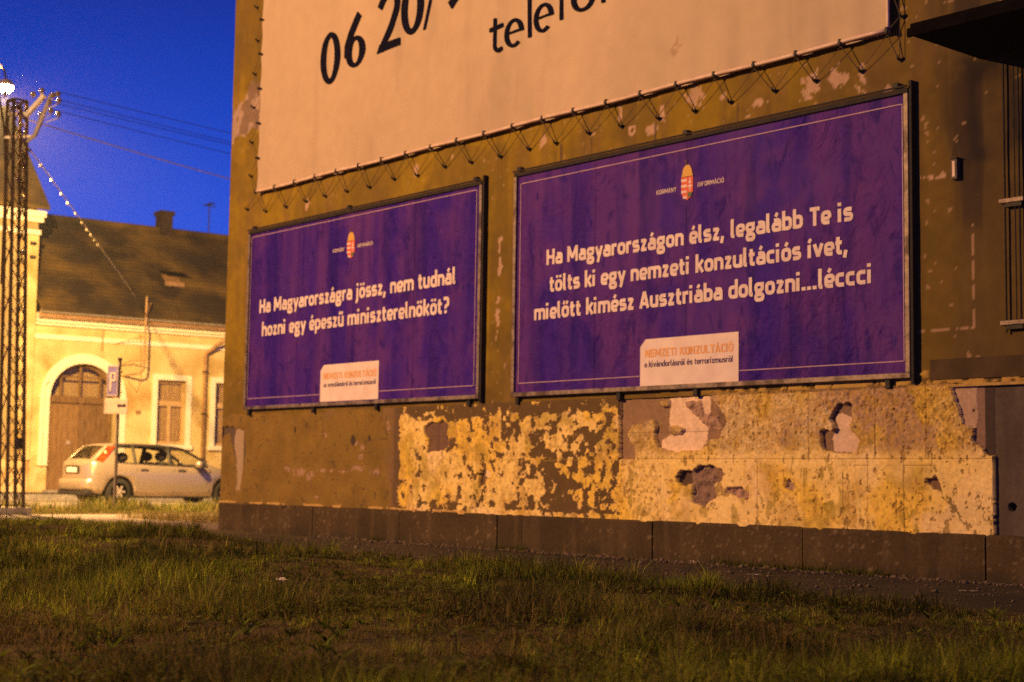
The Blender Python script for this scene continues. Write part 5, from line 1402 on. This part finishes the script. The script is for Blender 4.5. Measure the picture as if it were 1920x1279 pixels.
for p in ((-13.99, .68, 7.68), (-13.94, .76, 7.58), (-14.04, .67, 7.40), (-13.95, .78, 7.33)):
    MB().bar((-14.08, .60, p[2] - .12), (p[0], p[1], p[2] - .03), .014).build('insulator_pin', M_galv, mast)
# lamp on the mast
lamp = thing('street_lamp', 'lit sodium street lamp on a curved pipe at the left edge', 'street lamp', (0, 0, 0))
MB().tube([(-14.67, .13, 4.2), (-14.67, .12, 6.2), (-14.66, .05, 7.1), (-14.95, .0, 7.95), (-15.5, .18, 8.55), (-16.15, .58, 8.62), (-16.27, .68, 8.47)], .022, 8).build('arm', M_lattice, lamp, smooth=True)
LP = Vector((-16.27, .68, 8.32))
MB().lathe([(.02, .14), (.10, .12), (.15, .05), (.155, .0)], tuple(LP), 'z', 16).build('housing', M_galv, lamp, smooth=True)
bowl_ = MB().lathe([(.145, -.002), (.13, -.07), (.08, -.12), (.01, -.135)], tuple(LP), 'z', 16).build('glass_bowl', emit_mat('lamp_glow', (1.0, .43, .09), 10000), lamp, smooth=True)
bowl_.visible_shadow = True
l1 = bpy.data.lights.new('lamp_light', 'SPOT'); l1.energy = 24500; l1.spot_size = rad(158); l1.spot_blend = 0.45; l1.color = SODIUM_Y; l1.shadow_soft_size = .1
lo_ = bpy.data.objects.new('lamp_light', l1); link(lo_, lamp); lo_.location = LP + Vector((-.02, 0, -.20))
lo_.rotation_euler = Vector((-.55, .25, -.80)).to_track_quat('-Z', 'Y').to_euler()

# street lamp that lights the wall, standing out of the picture on the left
L2P = Vector((-5.0, -15.5, 8.6))
lamp2 = thing('street_lamp', 'tall street lamp beyond the left edge shining on the billboard wall', 'street lamp', (-6.5, -17.0, 0))
MB().tube([(0, 0, 0), (0, 0, 7.8), (.15, .15, 8.5), (.6, .6, 8.85), (1.2, 1.2, 8.85)], [.09, .06, .05, .04, .035], 10).build('pole', M_galv, lamp2, smooth=True)
MB().box(1.05, 1.75, 1.32, 1.62, 8.74, 8.90).build('housing', M_galv, lamp2, bevel=.03)
MB().box(1.20, 1.70, 1.36, 1.58, 8.70, 8.738).build('glass_bowl', emit_mat('lamp_glow_far', (1.0, .6, .25), 60), lamp2)
l2 = bpy.data.lights.new('lamp_light', 'SPOT'); l2.energy = 16800; l2.color = SODIUM; l2.shadow_soft_size = .12
l2.spot_size = rad(150); l2.spot_blend = .5
lo2 = bpy.data.objects.new('lamp_light', l2); link(lo2); lo2.location = L2P - Vector((0, 0, .05))
lo2.parent = lamp2; lo2.location = L2P - Vector((-6.5, -17.0, 0)) - Vector((0, 0, .05))
lo2.rotation_euler = (Vector((2.5, 0, 2.6)) - L2P).to_track_quat('-Z', 'Y').to_euler()

# ------------------------------------------------------------------ overhead wires
def wire(name, label, a, b, sag_, r_, m_, group=None):
    o = MB().tube(sagline(a, b, sag_, 30), r_, 5).build(name, m_)
    tag(o, label, 'wire', group)
    return o
wends = [((-13.93, .76, 7.78), .25), ((-13.94, .76, 7.64), .35), ((-14.04, .67, 7.46), .42), ((-14.10, .52, 7.62), .30), ((-14.33, .36, 7.26), .9)]
wl = ['uppermost overhead wire running right from the outer insulator', 'second overhead wire just under the uppermost one', 'third overhead wire lower on the curved arm', 'overhead wire starting at the tip of the straight arm', 'lowest thick overhead cable catching the lamp light']
for i, ((a, s_)) in enumerate(wends):
    wire('overhead_wire', wl[i], a, (a[0] - 3.2, a[1] + 33, a[2] + .05), s_, (.006 if i < 4 else .012), M_dark if i < 4 else M_galv, 'overhead wires from the lattice mast')
# service cable with white spreaders down to the house
cable = thing('service_cable', 'slanting service cable with small white insulators from mast to house', 'cable', (0, 0, 0))
a, b = Vector((-14.45, .43, 6.78)), Vector((-28.75, 9.85, 5.95))
cpts = sagline(a, b, -.02, 30)
MB().tube(cpts, .013, 5).build('cable', M_galv, cable)
for t in (.012, .08, .15, .22, .27, .33, .385, .43, .465, .50, .535):
    p = a.lerp(b, t)
    o = ins_o.copy(); link(o, cable); o.location = p + Vector((0, 0, -.03)); o.scale = (.6,) * 3; o.rotation_euler = (.3, random.uniform(-.5, .5), 0); o.name = 'spreader'

# ------------------------------------------------------------------ parking sign
sg = thing('parking_sign', 'blue parking sign with a small plate below on a grey post', 'sign', (-15.36, 2.88, 0.05), rad(38))
MB().tube([(0, 0, -.05), (0, 0, 2.95)], .032, 10).build('post', M_sign_post, sg)
MB().lathe([(.045, 2.94), (.045, 2.99), (.02, 3.0)], n=8).build('cap', M_dark, sg)
pn_ = MB().box(-.235, .0, -.05, -.035, 2.22, 2.84).build('sign_panel', M_blue_sign, sg, bevel=.004)
bl = MB()
for (xa, xb, za, zb2) in ((-.228, -.007, 2.235, 2.25), (-.228, -.007, 2.81, 2.825), (-.228, -.218, 2.2505, 2.8095), (-.017, -.007, 2.2505, 2.8095)): bl.box(xa, xb, -.0535, -.0505, za, zb2)
bl.build('border_line', M_sign_white, pn_)
text_p = MB()
text_p.box(-.175, -.145, -.0545, -.0505, 2.33, 2.70)
ribbon(text_p, rnd([(-.145, 2.685), (-.065, 2.685), (-.065, 2.54), (-.145, 2.54)], .05), .03, False, -.0548, lambda a, b: (a, b))
text_p.build('lettering', M_sign_white, pn_)
p2 = MB().box(-.28, .22, -.05, -.035, 1.88, 2.18).build('sign_plate', M_sign_white, sg, bevel=.004)
MB().box(.02, .17, -.0535, -.0505, 2.03, 2.065).box(.01, .04, -.0537, -.0536, 2.015, 2.08).box(.15, .18, -.0537, -.0536, 2.015, 2.08).build('pictogram', M_black_ink, p2)
for z in (2.0, 2.3, 2.7): MB().box(-.05, .05, -.034, .035, z, z + .025).build('clamp', M_sign_post, sg)

# ------------------------------------------------------------------ parked hatchback
car = thing('parked_car', 'silver five-door hatchback parked across the verge before the row house', 'car', (-20.95, 4.58, 0.02), rad(90))
# local: x forward, y to the left (far side), z up; stations from the rear to the front
ST = np.array([
    # x     halfw  zsill  zbelt  halfw_roof zroof
    [0.00, 0.62, 0.34, 0.93, 0.52, 0.95],
    [0.05, 0.74, 0.30, 0.98, 0.60, 1.01],
    [0.14, 0.80, 0.28, 0.995, 0.62, 1.10],
    [0.30, 0.83, 0.26, 0.985, 0.61, 1.26],
    [0.46, 0.84, 0.25, 0.975, 0.60, 1.385],
    [0.62, 0.85, 0.24, 0.965, 0.60, 1.415],
    [1.00, 0.855, 0.22, 0.95, 0.60, 1.435],
    [1.40, 0.855, 0.21, 0.935, 0.60, 1.435],
    [1.80, 0.855, 0.21, 0.92, 0.60, 1.430],
    [2.20, 0.855, 0.21, 0.91, 0.59, 1.405],
    [2.45, 0.85, 0.21, 0.90, 0.585, 1.365],
    [2.80, 0.85, 0.21, 0.89, 0.60, 1.20],
    [3.12, 0.845, 0.21, 0.885, 0.64, 1.00],
    [3.28, 0.84, 0.21, 0.875, 0.66, 0.925],
    [3.60, 0.82, 0.22, 0.83, 0.62, 0.875],
    [3.90, 0.77, 0.24, 0.74, 0.58, 0.79],
    [4.08, 0.68, 0.27, 0.64, 0.50, 0.68],
    [4.15, 0.56, 0.32, 0.56, 0.40, 0.58]])
xs_c = np.unique(np.concatenate([np.linspace(0, .6, 13), np.linspace(.6, 4.15, 72), np.array([.3, .62, 1.16, 1.24, 2.06, 2.16, 3.12])]))
def stf(x): return [float(np.interp(x, ST[:, 0], ST[:, k_])) for k_ in range(1, 6)]
WR, WX = .335, (.72, 3.50)
def ring_pts(x):
    hw, zs_, zb_, hr, zr_ = stf(x)
    for wx in WX:
        d_ = abs(x - wx)
        if d_ < .375: zs_ = max(zs_, .31 + math.sqrt(max(0, .375 ** 2 - d_ ** 2)))
    f_ = min(1, x / .3)
    low = max(.50, zs_ + .02)
    mid = max(.70, low + .015)
    zb2 = max(zb_, mid + .02)
    pts = [(hw - .03, zs_), (hw + .0, low - (low - zs_) * .5), (hw + .012, low), (hw + .008, mid), (hw - .015, zb2 - .03 if zb2 - .03 > mid else (mid + zb2) / 2), (hw - .045, zb2)]
    top = [(hr + (hw - .045 - hr) * (1 - t) ** 1.15, zb2 + (zr_ - .045 - zb2) * t) for t in (.06, .5, .94)]
    if zr_ - zb2 < .12: top = [(hr + (hw - .045 - hr) * (1 - t), zb2 + (zr_ - .012 - zb2) * t) for t in (.2, .5, .8)]
    top += [(hr - .04, zr_ - .015), (hr * .6, zr_ - .004), (0, zr_)]
    return pts + top
rings = [ring_pts(x) for x in xs_c]
NR = len(rings[0])   # 12
body = MB(); glass = MB(); trimb = MB()
def inr(x, a, b): return a - 1e-6 <= x < b - 1e-6
for sgn in (-1, 1):
    for i in range(len(xs_c) - 1):
        xa, xb = xs_c[i], xs_c[i + 1]; xm = (xa + xb) / 2
        for k_ in range(NR - 1):
            q = [(xa, sgn * rings[i][k_][0], rings[i][k_][1]), (xb, sgn * rings[i + 1][k_][0], rings[i + 1][k_][1]), (xb, sgn * rings[i + 1][k_ + 1][0], rings[i + 1][k_ + 1][1]), (xa, sgn * rings[i][k_ + 1][0], rings[i][k_ + 1][1])]
            tgt = body
            if k_ in (6, 7):      # side glazing band
                if .72 < xm < 1.12 or 1.16 < xm < 2.02 or 2.12 < xm < 2.98: tgt = glass
                elif .66 < xm < 3.06: tgt = trimb
            elif k_ == 5 and .66 < xm < 3.06: tgt = trimb
            elif k_ == 8 and .66 < xm < 3.0: tgt = trimb
            elif k_ in (9, 10):
                if 2.5 < xm < 3.16: tgt = glass
                if .10 < xm < .44: tgt = glass
            tgt.add(q, [(0, 1, 2, 3)])
# rear and front closures
def cap_end(r, x, bulge):
    vs = []; n_ = 9
    for (y_, z_) in r:
        for j in range(n_):
            t = -1 + 2 * j / (n_ - 1)
            vs.append((x + bulge * (1 - t * t), y_ * t, z_))
    fs = [(k_ * n_ + j, k_ * n_ + j + 1, (k_ + 1) * n_ + j + 1, (k_ + 1) * n_ + j) for k_ in range(len(r) - 1) for j in range(n_ - 1)]
    body.add(vs, fs)
cap_end(rings[0], 0.0, -.05); cap_end(rings[-1], 4.15, .05)
def weld(o, thick=.03, lev=0):
    bm = bmesh.new(); bm.from_mesh(o.data); bmesh.ops.remove_doubles(bm, verts=bm.verts, dist=1e-4)
    bmesh.ops.recalc_face_normals(bm, faces=bm.faces); bm.to_mesh(o.data); bm.free()
    for p in o.data.polygons: p.use_smooth = True
    if thick:
        s_ = o.modifiers.new('solid', 'SOLIDIFY'); s_.thickness = thick; s_.offset = 0
bo = body.build('body', M_paint, car); weld(bo, .03)
go = glass.build('glazing', M_glass, car); weld(go, 0)
to = trimb.build('window_trim', M_plastic, car); weld(to, .035)
# bumper, valance, mouldings
bp_ = MB(); n_ = 13; vs = []
prof = [(.00, .60), (-.055, .585), (-.075, .50), (-.06, .40), (-.02, .345)]
for (dx_, z_) in prof:
    for j in range(n_):
        t = -1 + 2 * j / (n_ - 1)
        yy = .80 * math.copysign(abs(t) ** .7, t)
        xx = dx_ - .05 * (1 - t * t) + (.26 if abs(t) > .99 else (.05 if abs(t) > .8 else 0))
        vs.append((xx, yy * 1.03, z_))
bp_.add(vs, [(k_ * n_ + j, k_ * n_ + j + 1, (k_ + 1) * n_ + j + 1, (k_ + 1) * n_ + j) for k_ in range(len(prof) - 1) for j in range(n_ - 1)])
o = bp_.build('rear_bumper', M_paint, car); weld(o, .02)
MB().box(-.08, .36, -.76, .76, .225, .35).build('rear_valance', M_plastic, car, bevel=.04)
for s_ in (-1, 1):
    MB().box(1.28, 3.0, s_ * .862 - .012, s_ * .862 + .012, .50, .545).build('side_moulding', M_plastic, car, bevel=.008)
    MB().box(.9, 3.1, s_ * .80 - .02, s_ * .80 + .02, .17, .225).build('sill', M_plastic, car)
    # tall tail lamps on the rear pillars
    ln = MB(); pts_ = [(.085, .965), (.30, .975), (.66, 1.36), (.50, 1.375)]
    def sy(x, z):
        hw, zs_, zb2, hr, zr_ = stf(x); t = min(max((z - zb2) / max(zr_ - zb2, .05), 0), 1); return hr + (hw - .045 - hr) * (1 - t) + .012
    base_ = [(x, s_ * sy(x, z), z) for x, z in pts_]; out_ = [(x - .004, s_ * (sy(x, z) + .022), z + .004) for x, z in pts_]
    ln.add(base_ + out_, [(0, 1, 2, 3), (4, 5, 6, 7), (0, 1, 5, 4), (1, 2, 6, 5), (2, 3, 7, 6), (3, 0, 4, 7)])
    tl = ln.build('tail_lamp', M_lens, car, bevel=.01)
    MB().lathe([(.03, -.01), (.034, 0), (.02, .012)], (.40, s_ * (sy(.40, 1.22) + .028), 1.22), 'y', 10).build('reversing_lens', M_lens2, tl)
    # mirrors, handles
    MB().lathe([(.01, -.11), (.075, -.09), (.10, .0), (.085, .09), (.01, .10)], (2.70, s_ * .96, .975), 'y', 10).build('wing_mirror', M_paint, car, smooth=True)
    MB().box(2.64, 2.73, s_ * .84 - .05, s_ * .84 + .05, .90, .945).build('mirror_foot', M_plastic, car)
    for hx in (1.23, 2.20): MB().box(hx, hx + .20, s_ * .855 - .022, s_ * .855 + .022, .80, .845).build('door_handle', M_plastic, car, bevel=.01)
    # door shut lines
    for hx in (1.14, 2.10, 3.04): MB().box(hx - .004, hx + .004, s_ * .8655 - .003, s_ * .8655 + .003, .30, .86).build('door_gap', M_plastic, car)
    # headrests and seats
    for sx_, h_ in ((2.02, 1.12), (1.02, 1.08)):
        st_ = MB().box(sx_ - .10, sx_ + .08, s_ * .36 - .24, s_ * .36 + .24, .35, h_ - .10).box(sx_ - .1, sx_ + .45, s_ * .36 - .25, s_ * .36 + .25, .34, .50)
        so = st_.build('seat', M_seat, car, bevel=.05)
        MB().lathe([(.02, -.13), (.10, -.12), (.125, 0), (.10, .12), (.02, .13)], (sx_ - .03, s_ * .36, h_ + .03), 'y', 12).build('headrest', M_seat, so, smooth=True)
MB().box(.3, 3.3, -.74, .74, .26, .33).build('floor_pan', M_plastic, car)
MB().box(2.85, 3.15, -.70, .70, .55, .90).build('dashboard', M_plastic, car, bevel=.05)
MB().tube([(2.72 - .07 * math.sin(a), .36 + .18 * math.cos(a), .88 + .17 * math.sin(a)) for a in [k_ * 2 * math.pi / 16 for k_ in range(17)]], .014, 6).build('steering_wheel', M_plastic, car)
MB().box(-.075, -.055, -.36, .36, .735, .90).build('plate_recess', M_plastic, car, bevel=.01)
MB().box(-.088, -.076, -.26, .26, .755, .865).build('number_plate', M_plate, car)
MB().box(-.09, -.05, -.30, .30, .90, .925).build('boot_handle', M_paint, car, bevel=.005)
for wx in WX:
    for s_ in (-1, 1):
        wh = MB().lathe([(.20, -.09), (.29, -.095), (.312, -.07), (.315, .0), (.312, .07), (.29, .095), (.20, .09)], (0, 0, 0), 'y', 28).build('wheel', M_tyre, car, smooth=True)
        wh.location = (wx, s_ * .745, .315)
        ri = MB().lathe([(.20, -.02), (.205, .0), (.19, .02)], (0, s_ * .07, 0), 'y', 24)
        for k_ in range(6):
            a = k_ * math.pi / 3
            ri.bar((math.cos(a) * .03, s_ * .085, math.sin(a) * .03), (math.cos(a) * .195, s_ * .078, math.sin(a) * .195), .05, .02, up=(0, 1, 0))
        ri.lathe([(.05, -.01), (.045, .012)], (0, s_ * .09, 0), 'y', 12)
        ri.build('rim', M_rim, wh)
    # dark wheel housing
    MB().box(wx - .40, wx + .40, -.66, .66, .20, .70).build('wheel_housing', M_plastic, car)

# ------------------------------------------------------------------ thin haze added to give the lamp its glow
hz = bpy.data.materials.new('lamp_glow_haze'); hz.use_nodes = True
t_ = hz.node_tree; t_.nodes.clear()
ho = t_.nodes.new('ShaderNodeOutputMaterial'); pv = t_.nodes.new('ShaderNodeVolumePrincipled')
pv.inputs['Color'].default_value = (0.9, 0.9, 0.92, 1); pv.inputs['Density'].default_value = 0.00045
t_.links.new(pv.outputs[0], ho.inputs['Volume'])
hb_ = MB().box(-310, 310, -310, 310, -1.1, 16.0).build('glow_haze', hz); tag(hb_, kind='stuff')
